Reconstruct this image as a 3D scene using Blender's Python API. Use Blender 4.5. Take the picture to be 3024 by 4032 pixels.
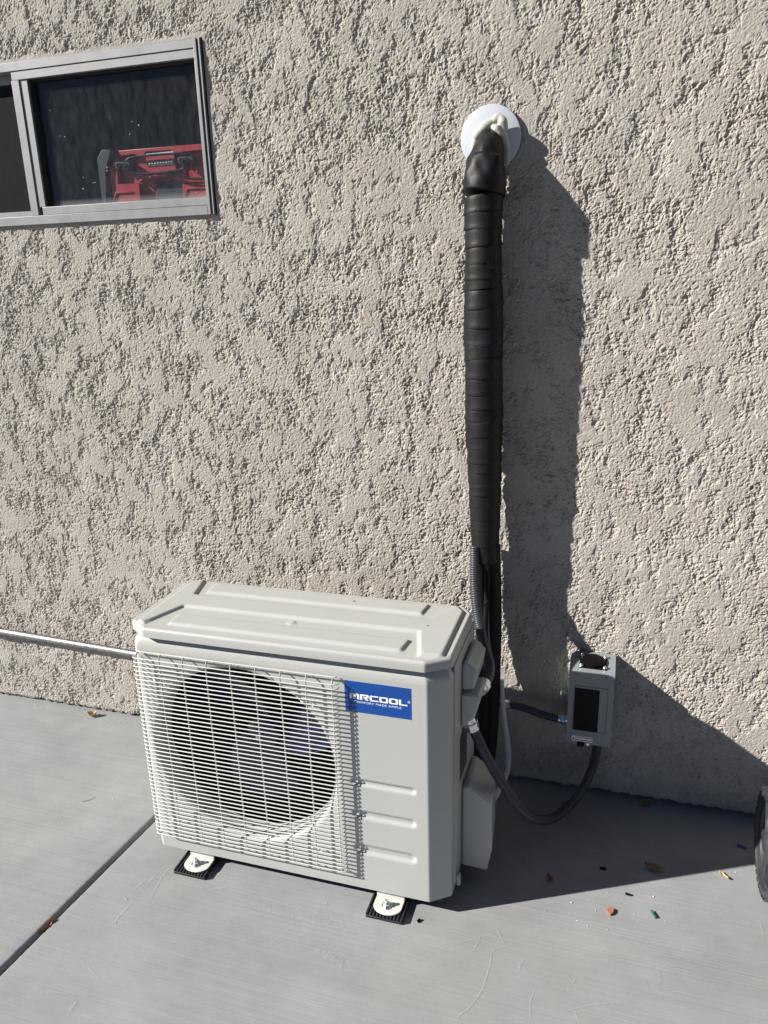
import bpy, math, random
import numpy as np
from mathutils import Matrix, Vector

random.seed(7)
scene = bpy.context.scene
for o in list(bpy.data.objects):
    bpy.data.objects.remove(o)
COL = scene.collection
PI = math.pi

# ------------------------------------------------------------------ camera
cam_data = bpy.data.cameras.new("camera")
cam = bpy.data.objects.new("camera", cam_data)
COL.objects.link(cam)
cam_data.sensor_fit = 'VERTICAL'
cam_data.sensor_height = 24.0
cam_data.lens = 2977.4 * 24.0 / 4032.0
cam_data.clip_start = 0.05
cam_data.clip_end = 2000.0
yaw, pit, rol = 0.3057, 0.3008, -0.0288
fwd = Vector((-math.sin(yaw) * math.cos(pit), math.cos(yaw) * math.cos(pit), -math.sin(pit)))
rt = Vector((math.cos(yaw), math.sin(yaw), 0))
up = rt.cross(fwd)
r2 = rt * math.cos(rol) + up * math.sin(rol)
u2 = -rt * math.sin(rol) + up * math.cos(rol)
M = Matrix((r2, u2, -fwd)).transposed().to_4x4()
M.translation = Vector((1.1186, -1.9994, 1.487))
cam.matrix_world = M
scene.camera = cam

# ------------------------------------------------------------------ sky, sun, exposure
SUN_TRAVEL = Vector((2.0, 1.0, -1.341)).normalized()
sun_el = math.asin(-SUN_TRAVEL.z)
sun_az = math.atan2(-SUN_TRAVEL.x, -SUN_TRAVEL.y)      # clockwise from +y
world = bpy.data.worlds.new("World")
scene.world = world
world.use_nodes = True
wn = world.node_tree
bg = wn.nodes["Background"]
sky = wn.nodes.new("ShaderNodeTexSky")
sky.sky_type = 'NISHITA'
sky.sun_disc = False
sky.sun_elevation = sun_el
sky.sun_rotation = sun_az
sky.altitude = 700
sky.air_density = 0.32
sky.dust_density = 0.15
wn.links.new(sky.outputs[0], bg.inputs[0])
bg.inputs[1].default_value = 0.05
sun_data = bpy.data.lights.new("sun", 'SUN')
sun_data.energy = 5.0
sun_data.angle = math.radians(0.53)
sun_data.color = (1.0, 0.965, 0.91)
sun = bpy.data.objects.new("sun", sun_data)
COL.objects.link(sun)
sun.rotation_euler = SUN_TRAVEL.to_track_quat('-Z', 'Y').to_euler()
sun.location = (-4, -2, 4)
scene.view_settings.view_transform = 'Standard'
scene.view_settings.look = 'None'
scene.view_settings.gamma = 1.0
scene.view_settings.use_curve_mapping = False
scene.view_settings.exposure = 0.93
scene.render.engine = 'CYCLES'
scene.render.resolution_x = 768
scene.render.resolution_y = 1024


# ------------------------------------------------------------------ materials
def new_mat(name):
    m = bpy.data.materials.new(name)
    m.use_nodes = True
    nt = m.node_tree
    b = nt.nodes["Principled BSDF"]
    return m, nt, b


def N(nt, t, **kw):
    n = nt.nodes.new(t)
    for k, v in kw.items():
        setattr(n, k, v)
    return n


def noise(nt, scale, detail=4, rough=0.55, vec=None, mapping=None):
    n = N(nt, "ShaderNodeTexNoise")
    n.inputs["Scale"].default_value = scale
    n.inputs["Detail"].default_value = detail
    n.inputs["Roughness"].default_value = rough
    if vec is None:
        tc = N(nt, "ShaderNodeTexCoord")
        vec = tc.outputs["Object"]
    if mapping:
        mp = N(nt, "ShaderNodeMapping")
        mp.inputs["Scale"].default_value = mapping
        nt.links.new(vec, mp.inputs["Vector"])
        vec = mp.outputs[0]
    nt.links.new(vec, n.inputs["Vector"])
    return n.outputs["Fac"]


def ramp(nt, fac, stops):
    r = N(nt, "ShaderNodeValToRGB")
    e = r.color_ramp.elements
    while len(e) < len(stops):
        e.new(0.5)
    for el, (p, c) in zip(e, stops):
        el.position = p
        el.color = (c[0], c[1], c[2], 1) if len(c) == 3 else c
    nt.links.new(fac, r.inputs[0])
    return r.outputs[0]


def g3(v):
    return (v, v, v)


def mix_rgb(nt, fac, a, b, mode='MIX'):
    m = N(nt, "ShaderNodeMix", data_type='RGBA', blend_type=mode)
    for sock, v in ((m.inputs[0], fac), (m.inputs[6], a), (m.inputs[7], b)):
        if hasattr(v, "is_output"):
            nt.links.new(v, sock)
        elif sock == m.inputs[0]:
            sock.default_value = v
        else:
            sock.default_value = (v[0], v[1], v[2], 1)
    return m.outputs[2]


def bump(nt, b, height, strength, dist):
    n = N(nt, "ShaderNodeBump")
    n.inputs["Strength"].default_value = strength
    n.inputs["Distance"].default_value = dist
    nt.links.new(height, n.inputs["Height"])
    nt.links.new(n.outputs[0], b.inputs["Normal"])


def simple(name, col, rough=0.5, metal=0.0, vary=0.12, vscale=30, bump_s=0.0, bscale=400, spec=0.5, coat=0.0):
    m, nt, b = new_mat(name)
    f = noise(nt, vscale, 5)
    lo = tuple(c * (1 - vary) for c in col)
    hi = tuple(min(1, c * (1 + vary)) for c in col)
    c = ramp(nt, f, [(0.3, lo), (0.7, hi)])
    nt.links.new(c, b.inputs["Base Color"])
    rr = ramp(nt, noise(nt, vscale * 2.3, 4), [(0.3, g3(max(0.02, rough * 0.85))), (0.7, g3(min(1, rough * 1.15)))])
    nt.links.new(rr, b.inputs["Roughness"])
    b.inputs["Metallic"].default_value = metal
    b.inputs["Specular IOR Level"].default_value = spec
    b.inputs["Coat Weight"].default_value = coat
    b.inputs["Coat Roughness"].default_value = 0.15
    if bump_s:
        bump(nt, b, noise(nt, bscale, 3), bump_s, 0.001)
    return m


MAT = {}


def stucco_mat():
    m, nt, b = new_mat("stucco")
    c1 = ramp(nt, noise(nt, 7, 5, 0.6), [(0.3, (0.372, 0.342, 0.304)), (0.5, (0.414, 0.381, 0.339)), (0.72, (0.466, 0.430, 0.384))])
    c2 = ramp(nt, noise(nt, 160, 4, 0.7), [(0.3, g3(0.80)), (0.7, g3(1.08))])
    c = mix_rgb(nt, 1.0, c1, c2, 'MULTIPLY')
    pink = ramp(nt, noise(nt, 23, 3), [(0.55, (1, 1, 1)), (0.75, (1.02, 0.965, 0.94))])
    c = mix_rgb(nt, 1.0, c, pink, 'MULTIPLY')
    nt.links.new(c, b.inputs["Base Color"])
    b.inputs["Roughness"].default_value = 0.92
    b.inputs["Specular IOR Level"].default_value = 0.2
    bump(nt, b, noise(nt, 420, 3, 0.7), 0.8, 0.002)
    return m


def concrete_mat():
    m, nt, b = new_mat("concrete")
    tc = N(nt, "ShaderNodeTexCoord")
    v = tc.outputs["Object"]
    blot = ramp(nt, noise(nt, 2.2, 6, 0.62, v), [(0.28, (0.223, 0.231, 0.233)), (0.5, (0.256, 0.264, 0.266)), (0.75, (0.291, 0.299, 0.300))])
    mid = ramp(nt, noise(nt, 11, 12, 0.74, v, (0.7, 1.1, 1)), [(0.3, g3(0.90)), (0.7, g3(1.08))])
    c = mix_rgb(nt, 1.0, blot, mid, 'MULTIPLY')
    broom_f = noise(nt, 100, 3, 0.6, v, (0.014, 2.3, 1))
    broom = ramp(nt, broom_f, [(0.3, g3(0.93)), (0.7, g3(1.06))])
    lines = ramp(nt, noise(nt, 50, 2, 0.5, v, (0.012, 4.0, 1)), [(0.28, g3(0.84)), (0.34, g3(1.0)), (0.68, g3(1.0)), (0.74, g3(1.10))])
    broom = mix_rgb(nt, 1.0, broom, lines, 'MULTIPLY')
    c = mix_rgb(nt, 1.0, c, broom, 'MULTIPLY')
    warm = ramp(nt, noise(nt, 1.6, 3, 0.5, v, (1, 1, 1)), [(0.45, (1.0, 1.01, 1.01)), (0.75, (1.03, 0.99, 0.965))])
    c = mix_rgb(nt, 1.0, c, warm, 'MULTIPLY')
    pits = ramp(nt, noise(nt, 260, 4, 0.7, v), [(0.26, g3(0.78)), (0.42, g3(0.99)), (0.70, g3(1.05))])
    c = mix_rgb(nt, 1.0, c, pits, 'MULTIPLY')
    nt.links.new(c, b.inputs["Base Color"])
    rr = ramp(nt, noise(nt, 9, 4, 0.6, v), [(0.3, g3(0.62)), (0.7, g3(0.82))])
    nt.links.new(rr, b.inputs["Roughness"])
    b.inputs["Specular IOR Level"].default_value = 0.35
    h = mix_rgb(nt, 0.45, broom_f, noise(nt, 420, 4, 0.7, v))
    bump(nt, b, h, 0.7, 0.0014)
    return m


def scuff_mat():
    m, nt, b = new_mat("chalk_scuff")
    b.inputs["Base Color"].default_value = (0.46, 0.47, 0.465, 1)
    b.inputs["Roughness"].default_value = 0.95
    a = ramp(nt, noise(nt, 380, 4, 0.8), [(0.38, g3(0.0)), (0.68, g3(0.62))])
    nt.links.new(a, b.inputs["Alpha"])
    return m


def glass_mat():
    m = bpy.data.materials.new("dusty_glass")
    m.use_nodes = True
    nt = m.node_tree
    nt.nodes.clear()
    out = N(nt, "ShaderNodeOutputMaterial")
    tr = N(nt, "ShaderNodeBsdfTransparent")
    tr.inputs[0].default_value = (0.90, 0.92, 0.92, 1)
    gl = N(nt, "ShaderNodeBsdfGlossy")
    gl.inputs["Roughness"].default_value = 0.02
    lw_ = N(nt, "ShaderNodeLayerWeight")
    pw = N(nt, "ShaderNodeMath", operation='POWER')
    nt.links.new(lw_.outputs["Facing"], pw.inputs[0])
    pw.inputs[1].default_value = 5.0
    ma = N(nt, "ShaderNodeMath", operation='MULTIPLY_ADD')
    nt.links.new(pw.outputs[0], ma.inputs[0])
    ma.inputs[1].default_value = 0.96
    ma.inputs[2].default_value = 0.022
    m1 = N(nt, "ShaderNodeMixShader")
    nt.links.new(ma.outputs[0], m1.inputs[0])
    nt.links.new(tr.outputs[0], m1.inputs[1])
    nt.links.new(gl.outputs[0], m1.inputs[2])
    df = N(nt, "ShaderNodeBsdfDiffuse")
    df.inputs[0].default_value = (0.55, 0.55, 0.52, 1)
    tc = N(nt, "ShaderNodeTexCoord")
    v = tc.outputs["Object"]
    film = ramp(nt, noise(nt, 45, 5, 0.75, v, (1, 1, 0.35)), [(0.35, g3(0.005)), (0.75, g3(0.032))])
    vor = N(nt, "ShaderNodeTexVoronoi")
    vor.inputs["Scale"].default_value = 70
    nt.links.new(v, vor.inputs["Vector"])
    dots = ramp(nt, vor.outputs["Distance"], [(0.10, g3(0.75)), (0.16, g3(0.0))])
    gate = ramp(nt, noise(nt, 31, 2, 0.5, v), [(0.63, g3(0.0)), (0.68, g3(1.0))])
    dots = mix_rgb(nt, 1.0, dots, gate, 'MULTIPLY')
    dust = mix_rgb(nt, 1.0, film, dots, 'ADD')
    sx = N(nt, "ShaderNodeSeparateXYZ")
    nt.links.new(v, sx.inputs[0])
    low = ramp(nt, sx.outputs[2], [(0.047, g3(0.16)), (0.066, g3(0.0))])
    dust = mix_rgb(nt, 1.0, dust, low, 'ADD')
    m2 = N(nt, "ShaderNodeMixShader")
    nt.links.new(dust, m2.inputs[0])
    nt.links.new(m1.outputs[0], m2.inputs[1])
    nt.links.new(df.outputs[0], m2.inputs[2])
    nt.links.new(m2.outputs[0], out.inputs[0])
    return m


def screen_mat():
    m, nt, b = new_mat("insect_screen")
    b.inputs["Base Color"].default_value = (0.022, 0.022, 0.023, 1)
    b.inputs["Roughness"].default_value = 0.8
    b.inputs["Specular IOR Level"].default_value = 0.05
    a = ramp(nt, noise(nt, 220, 3, 0.7, None, (1, 1, 0.15)), [(0.3, g3(0.55)), (0.7, g3(0.85))])
    nt.links.new(a, b.inputs["Alpha"])
    return m


def galv_mat(name, col=(0.62, 0.63, 0.64), rough=0.32):
    m, nt, b = new_mat(name)
    vor = N(nt, "ShaderNodeTexVoronoi")
    vor.inputs["Scale"].default_value = 90
    tc = N(nt, "ShaderNodeTexCoord")
    nt.links.new(tc.outputs["Object"], vor.inputs["Vector"])
    c = ramp(nt, vor.outputs["Color"], [(0.2, tuple(x * 0.8 for x in col)), (0.8, tuple(min(1, x * 1.1) for x in col))])
    nt.links.new(c, b.inputs["Base Color"])
    b.inputs["Metallic"].default_value = 0.95
    rr = ramp(nt, noise(nt, 120, 4), [(0.3, g3(rough * 0.8)), (0.7, g3(rough * 1.3))])
    nt.links.new(rr, b.inputs["Roughness"])
    return m


MAT['stucco'] = stucco_mat()
MAT['concrete'] = concrete_mat()
MAT['scuff'] = scuff_mat()
MAT['glass'] = glass_mat()
MAT['screen'] = screen_mat()
MAT['galv'] = galv_mat("galvanised_steel", (0.30, 0.305, 0.305), 0.48)
MAT['zinc'] = galv_mat("zinc_plate", (0.70, 0.74, 0.78), 0.22)
MAT['paint'] = simple("ivory_paint", (0.396, 0.402, 0.380), 0.36, vary=0.025, vscale=6, bump_s=0.06, bscale=900, coat=0.12)
MAT['wire'] = simple("ivory_wire", (0.56, 0.565, 0.525), 0.35, vary=0.03, coat=0.2)
MAT['seal'] = simple("sealant", (0.435, 0.418, 0.365), 0.38, vary=0.05)
MAT['flange'] = simple("white_plastic", (0.50, 0.525, 0.565), 0.35, vary=0.02)
MAT['dark'] = simple("inner_dark", (0.012, 0.012, 0.014), 0.7)
MAT['coil'] = simple("coil_fins", (0.03, 0.03, 0.033), 0.5, metal=0.3)
MAT['fan'] = simple("blue_fan_plastic", (0.005, 0.009, 0.058), 0.27, vary=0.1, coat=0.3)
MAT['logo'] = simple("blue_print", (0.003, 0.055, 0.27), 0.35, vary=0.03)
MAT['white'] = simple("white_print", (0.82, 0.84, 0.86), 0.5, vary=0.02)
MAT['black_wrap'] = simple("black_wrap", (0.0075, 0.0075, 0.008), 0.52, vary=0.25, vscale=25, bump_s=0.3, bscale=130, spec=0.28)
MAT['black_foam'] = simple("black_foam", (0.006, 0.006, 0.007), 0.6, spec=0.25, vary=0.2, bump_s=0.2, bscale=500)
MAT['rubber'] = simple("black_rubber", (0.014, 0.014, 0.015), 0.62, vary=0.2, bump_s=0.2)
MAT['conduit'] = simple("grey_conduit", (0.040, 0.044, 0.053), 0.36, vary=0.1)
MAT['tube'] = simple("pale_tube", (0.60, 0.61, 0.62), 0.5, vary=0.05)
MAT['box'] = simple("grey_enamel", (0.217, 0.244, 0.248), 0.4, vary=0.05, vscale=12, bump_s=0.05)
MAT['black_plastic'] = simple("black_plastic", (0.004, 0.004, 0.0045), 0.45, vary=0.15, spec=0.14)
MAT['alu'] = simple("anodised_frame", (0.235, 0.237, 0.237), 0.5, metal=0.25, vary=0.07, vscale=14, bump_s=0.05)
MAT['gasket'] = simple("window_gasket", (0.015, 0.015, 0.016), 0.7)
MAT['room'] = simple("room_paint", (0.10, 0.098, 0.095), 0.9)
MAT['red'] = simple("red_plastic", (0.36, 0.018, 0.022), 0.42, vary=0.08)
MAT['char_black'] = simple("charcoal_plastic", (0.014, 0.015, 0.016), 0.5)
MAT['red_print'] = simple("red_print", (0.5, 0.03, 0.03), 0.5)
MAT['label_dark'] = simple("label_dark", (0.05, 0.052, 0.056), 0.4)
MAT['leaf_tan'] = simple("leaf_tan", (0.50, 0.33, 0.16), 0.7, vary=0.25, vscale=80)
MAT['leaf_orange'] = simple("leaf_orange", (0.27, 0.10, 0.03), 0.6, vary=0.3, vscale=60)
MAT['leaf_brown'] = simple("leaf_brown", (0.24, 0.15, 0.07), 0.7, vary=0.25, vscale=60)
MAT['terracotta'] = simple("terracotta", (0.34, 0.14, 0.08), 0.8)
MAT['teal'] = simple("teal_insulation", (0.02, 0.10, 0.09), 0.4)
MAT['blue_bit'] = simple("blue_insulation", (0.02, 0.06, 0.25), 0.4)
MAT['crumb'] = simple("crumb", (0.55, 0.545, 0.53), 0.9)
MAT['dirt'] = simple("dirt", (0.09, 0.08, 0.07), 0.95)
MAT['wheel_grey'] = simple("wheel_plastic", (0.032, 0.034, 0.038), 0.42, vary=0.15)
MAT['footing'] = simple("footing", (0.20, 0.185, 0.17), 0.95, vary=0.2, bump_s=0.5)


# ------------------------------------------------------------------ mesh helpers
class MB:
    def __init__(s):
        s.v = []
        s.f = []

    def add(s, verts, faces):
        o = len(s.v)
        s.v.extend([tuple(p) for p in verts])
        s.f.extend([tuple(i + o for i in f) for f in faces])
        return s

    def box(s, x0, x1, y0, y1, z0, z1):
        return s.add([(x0, y0, z0), (x1, y0, z0), (x1, y1, z0), (x0, y1, z0), (x0, y0, z1), (x1, y0, z1), (x1, y1, z1), (x0, y1, z1)],
                     [(0, 3, 2, 1), (4, 5, 6, 7), (0, 1, 5, 4), (1, 2, 6, 5), (2, 3, 7, 6), (3, 0, 4, 7)])

    def prism(s, pts, axis, a, b):
        """polygon (two coordinates) extruded along an axis from a to b"""
        n = len(pts)

        def mk(p, t):
            return {'x': (t, p[0], p[1]), 'y': (p[0], t, p[1]), 'z': (p[0], p[1], t)}[axis]
        vs = [mk(p, a) for p in pts] + [mk(p, b) for p in pts]
        fs = [tuple(range(n)), tuple(range(2 * n - 1, n - 1, -1))]
        fs += [(i, i + n, (i + 1) % n + n, (i + 1) % n) for i in range(n)]
        return s.add(vs, fs)

    def rings(s, rings, cap0=True, cap1=True, closed=True):
        n = len(rings[0])
        vs = [p for r in rings for p in r]
        fs = []
        for k in range(len(rings) - 1):
            for i in range(n if closed else n - 1):
                j = (i + 1) % n
                fs.append((k * n + i, k * n + j, (k + 1) * n + j, (k + 1) * n + i))
        if cap0:
            fs.append(tuple(range(n - 1, -1, -1)))
        if cap1:
            fs.append(tuple((len(rings) - 1) * n + i for i in range(n)))
        return s.add(vs, fs)

    def tube(s, path, rad, n=12, caps=True, squash=None):
        P = [Vector(p) for p in path]
        if not hasattr(rad, '__len__'):
            rad = [rad] * len(P)
        t0 = (P[1] - P[0]).normalized()
        ref = Vector((0, 0, 1)) if abs(t0.z) < 0.9 else Vector((1, 0, 0))
        u = t0.cross(ref).normalized()
        rs = []
        for i, p in enumerate(P):
            t = (P[min(i + 1, len(P) - 1)] - P[max(i - 1, 0)]).normalized()
            u = (u - t * u.dot(t)).normalized()
            w = t.cross(u)
            rs.append([p + (u * math.cos(2 * PI * k / n) + w * math.sin(2 * PI * k / n)) * rad[i] for k in range(n)])
        return s.rings(rs, caps, caps)

    def cyl(s, a, b, r, n=20, r2=None):
        return s.tube([a, b], [r, r if r2 is None else r2], n)

    def lathe(s, prof, centre, axis, n=32, cap0=False, cap1=False):
        """prof: list of (radius, along axis)"""
        c = Vector(centre)
        ax = Vector(axis).normalized()
        ref = Vector((0, 0, 1)) if abs(ax.z) < 0.9 else Vector((1, 0, 0))
        u = ax.cross(ref).normalized()
        w = ax.cross(u)
        rs = [[c + ax * h + (u * math.cos(2 * PI * k / n) + w * math.sin(2 * PI * k / n)) * r for k in range(n)] for r, h in prof]
        return s.rings(rs, cap0, cap1)


def root_loc(o):
    v = Vector((0, 0, 0))
    while o is not None:
        v += o.location
        o = o.parent
    return v


def mesh_obj(name, me, mat, parent=None):
    o = bpy.data.objects.new(name, me)
    COL.objects.link(o)
    if mat is not None:
        me.materials.append(MAT[mat] if isinstance(mat, str) else mat)
    if parent is not None:
        o.parent = parent
    return o


def build(name, mb, mat, parent=None, smooth=35, bevel=0.0, seg=2):
    """one mesh object; vertices are given in world space"""
    off = root_loc(parent) if parent is not None else Vector((0, 0, 0))
    me = bpy.data.meshes.new(name)
    me.from_pydata([(p[0] - off.x, p[1] - off.y, p[2] - off.z) for p in mb.v], [], mb.f)
    me.validate()
    import bmesh
    bm = bmesh.new()
    bm.from_mesh(me)
    bmesh.ops.recalc_face_normals(bm, faces=bm.faces)
    bm.to_mesh(me)
    bm.free()
    if smooth:
        me.polygons.foreach_set("use_smooth", [True] * len(me.polygons))
        me.set_sharp_from_angle(angle=math.radians(smooth))
    o = mesh_obj(name, me, mat, parent)
    if bevel:
        md = o.modifiers.new("bevel", 'BEVEL')
        md.width = bevel
        md.segments = seg
        md.limit_method = 'ANGLE'
        md.angle_limit = math.radians(40)
        md.harden_normals = False
    return o


def thing(name, loc, label, cat, group=None):
    o = bpy.data.objects.new(name, None)
    o.empty_display_size = 0.05
    COL.objects.link(o)
    o.location = loc
    return tag(o, label, cat, group)


def tag(o, label, cat, group=None):
    o['label'] = label
    o['category'] = cat
    if group:
        o['group'] = group
    return o


def structure(o):
    o['kind'] = 'structure'
    return o


def spline(pts, n=12):
    """Catmull-Rom through the points"""
    P = [Vector(p) for p in pts]
    P = [P[0] * 2 - P[1]] + P + [P[-1] * 2 - P[-2]]
    out = []
    for i in range(1, len(P) - 2):
        a, b, c, d = P[i - 1:i + 3]
        for k in range(n):
            t = k / n
            out.append(0.5 * ((2 * b) + (c - a) * t + (2 * a - 5 * b + 4 * c - d) * t * t + (3 * b - a - 3 * c + d) * t ** 3))
    out.append(P[-2])
    return out


def resample(path, step):
    out = [path[0]]
    acc = 0.0
    for a, b in zip(path, path[1:]):
        L = (b - a).length
        t = step - acc
        while t <= L:
            out.append(a + (b - a) * (t / L))
            t += step
        acc = (acc + L) % step
    out.append(path[-1])
    return out


# ------------------------------------------------------------------ numpy gradient noise
def gnoise(X, Y, seed):
    rs = np.random.RandomState(seed)
    perm = rs.permutation(256)
    ang = rs.rand(256) * 2 * np.pi
    gx, gy = np.cos(ang), np.sin(ang)
    xi = np.floor(X).astype(np.int64)
    yi = np.floor(Y).astype(np.int64)
    xf, yf = X - xi, Y - yi
    u = xf * xf * xf * (xf * (xf * 6 - 15) + 10)
    v = yf * yf * yf * (yf * (yf * 6 - 15) + 10)

    def g(ix, iy, dx, dy):
        h = perm[(perm[ix & 255] + iy) & 255]
        return gx[h] * dx + gy[h] * dy
    n00 = g(xi, yi, xf, yf)
    n10 = g(xi + 1, yi, xf - 1, yf)
    n01 = g(xi, yi + 1, xf, yf - 1)
    n11 = g(xi + 1, yi + 1, xf - 1, yf - 1)
    a = n00 + u * (n10 - n00)
    b = n01 + u * (n11 - n01)
    return (a + v * (b - a)) * 1.5


def fbm(X, Y, seed, octv=3, gain=0.5):
    s = np.zeros_like(X)
    amp, fr = 1.0, 1.0
    for i in range(octv):
        s += amp * gnoise(X * fr, Y * fr, seed + i)
        amp *= gain
        fr *= 2.03
    return s


def worley(X, Y, seed):
    rs = np.random.RandomState(seed)
    perm = rs.permutation(256)
    ox, oy = rs.rand(256), rs.rand(256)
    xi = np.floor(X).astype(np.int64)
    yi = np.floor(Y).astype(np.int64)
    best = np.full(X.shape, 9.0)
    for dx in (-1, 0, 1):
        for dy in (-1, 0, 1):
            h = perm[(perm[(xi + dx) & 255] + yi + dy) & 255]
            d = (xi + dx + ox[h] - X) ** 2 + (yi + dy + oy[h] - Y) ** 2
            best = np.minimum(best, d)
    return np.sqrt(best)


def sstep(a, b, x):
    t = np.clip((x - a) / (b - a), 0, 1)
    return t * t * (3 - 2 * t)


# ------------------------------------------------------------------ wall of stucco
WIN = (-1.27, 0.033, 1.664, 2.091)          # opening in the wall: x0, x1, z0, z1


def stucco_height(X, Z):
    wx = 0.004 * fbm(X / 0.022, Z / 0.022, 11, 2)
    wz = 0.004 * fbm(X / 0.022, Z / 0.022, 17, 2)
    x, z = X + wx, Z + wz
    zone = sstep(-0.5, 0.45, fbm(x / 0.16, z / 0.22, 41, 2))
    # terraces: ragged knocked-down ledges, stretched upwards by the trowel
    f = fbm(x / 0.050, z / 0.075, 23, 5, 0.66)
    t = f * 2.8 - 0.22 + 0.5*gnoise(X/0.3,Z/0.3,29)
    fl = np.floor(t); fr = t - fl
    ter = np.clip(fl + sstep(0.40, 0.60, fr), -3, 0.0)
    low = np.clip(-ter, 0, 1)    # 0 on the flat tops
    grit = 0.55 * fbm(X / 0.0080, Z / 0.0080, 31, 2, 0.65) + 1.2 * (0.40 - worley(X / 0.0056, Z / 0.0056, 67))
    h = 0.00135 * ter + (0.00050 + 0.00080 * zone + 0.0017 * low * (0.45 + 0.55*zone)) * grit
    pits = sstep(0.28, 0.55, gnoise(x / 0.0105, z / 0.0105, 73) + 0.3*gnoise(x/0.05,z/0.05,74)) * (0.2 + 0.4 * zone + 0.4 * low)
    h -= 0.0032 * pits
    h += 0.00045 * fbm(X / 0.0046, Z / 0.0046, 61, 2, 0.6)
    h = 1.1 * np.maximum(h, -0.0095)
    h += 0.0030 * gnoise(X / 0.6, Z / 0.6, 71)
    return h


def wall_patch(x0, x1, z0, z1, st):
    xs = np.linspace(x0, x1, int(round((x1 - x0) / st)) + 1)
    zs = np.linspace(z0, z1, int(round((z1 - z0) / st)) + 1)
    X, Z = np.meshgrid(xs, zs)
    H = stucco_height(X, Z)
    # smooth plaster return along the window frame, ragged lower edge
    dx = np.maximum(np.maximum(WIN[0] - X, X - WIN[1]), 0)
    dz = np.maximum(np.maximum(WIN[2] - Z, Z - WIN[3]), 0)
    dist = np.sqrt(dx * dx + dz * dz)
    near = 1 - sstep(0.004, 0.016, dist)
    H = H * (1 - near) + (-0.0005) * near
    Zr = Z.copy()
    low = 1 - sstep(0.0, 0.02, Z - WALL_Z0)
    Zr += low * 0.008 * fbm(X / 0.03, X * 0, 83, 3)
    H -= (1 - sstep(0.0, 0.010, Z - WALL_Z0)) * 0.004
    nz, nx = X.shape
    co = np.stack([X.ravel(), (-0.004 - H).ravel(), Zr.ravel()], 1)
    idx = np.arange(nx * nz).reshape(nz, nx)
    q = np.stack([idx[:-1, :-1], idx[:-1, 1:], idx[1:, 1:], idx[1:, :-1]], -1)
    xc = (X[:-1, :-1] + X[1:, 1:]) / 2
    zc = (Z[:-1, :-1] + Z[1:, 1:]) / 2
    keep = ~((xc > WIN[0]) & (xc < WIN[1]) & (zc > WIN[2]) & (zc < WIN[3]))
    return co, q[keep].reshape(-1, 4)


WALL_Z0 = 0.013


def make_wall():
    co, q = [], []
    n = 0
    # fine where the wall is near, coarser to the sides and above
    for x0, x1, z0, z1, st in ((-1.08, 1.70, WALL_Z0, 2.31, 0.0024), (-2.30, -1.078, WALL_Z0, 2.31, 0.0058),
                               (1.698, 2.90, WALL_Z0, 2.31, 0.0058), (-2.30, 2.90, 2.308, 2.75, 0.0058)):
        c, f = wall_patch(x0, x1, z0, z1, st)
        co.append(c)
        q.append(f + n)
        n += len(c)
    yb = -0.0035
    for a, b in ((-5, -2.298), (2.898, 5)):
        co.append(np.array([(a, yb, WALL_Z0), (b, yb, WALL_Z0), (b, yb, 2.75), (a, yb, 2.75)]))
        q.append(np.array([(n, n + 1, n + 2, n + 3)]))
        n += 4
    co = np.concatenate(co)
    q = np.concatenate(q)
    me = bpy.data.meshes.new("stucco_wall")
    me.vertices.add(len(co))
    me.vertices.foreach_set("co", co.ravel().astype(np.float32))
    me.loops.add(len(q) * 4)
    me.loops.foreach_set("vertex_index", q.ravel().astype(np.int32))
    me.polygons.add(len(q))
    me.polygons.foreach_set("loop_start", np.arange(0, len(q) * 4, 4, dtype=np.int32))
    me.update(calc_edges=True)
    me.validate()
    me.polygons.foreach_set("use_smooth", [False] * len(me.polygons))
    o = mesh_obj("stucco_wall", me, 'stucco')
    tag(o, "rough beige stucco house wall behind the white outdoor unit", "wall")
    build("foundation", MB().box(-5, 5, 0.022, 0.12, -0.12, 0.05), 'footing', o)
    return o


make_wall()

# room behind the window: dark, closed
rm = MB()
X0, X1, Z0, Z1 = WIN
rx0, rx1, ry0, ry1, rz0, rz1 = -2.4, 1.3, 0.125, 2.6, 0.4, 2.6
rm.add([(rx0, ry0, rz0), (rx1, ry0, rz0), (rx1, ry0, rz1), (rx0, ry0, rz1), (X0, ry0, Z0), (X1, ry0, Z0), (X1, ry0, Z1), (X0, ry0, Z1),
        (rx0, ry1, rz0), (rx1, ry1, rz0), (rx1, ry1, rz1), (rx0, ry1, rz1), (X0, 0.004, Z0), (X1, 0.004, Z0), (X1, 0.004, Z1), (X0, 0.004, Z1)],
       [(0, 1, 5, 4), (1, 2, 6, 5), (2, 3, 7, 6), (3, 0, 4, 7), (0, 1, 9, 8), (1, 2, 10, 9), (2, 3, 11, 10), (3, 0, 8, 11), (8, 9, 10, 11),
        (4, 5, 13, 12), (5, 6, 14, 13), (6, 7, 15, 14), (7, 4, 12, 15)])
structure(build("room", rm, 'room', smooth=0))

# ------------------------------------------------------------------ ground and concrete slabs
structure(build("ground", MB().add([(-400, -400, -0.12), (400, -400, -0.12), (400, 400, -0.12), (-400, 400, -0.12)], [(0, 1, 2, 3)]), 'dirt', smooth=0))


def joint_x(y):
    return -0.055 + 0.0905 * y


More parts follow.
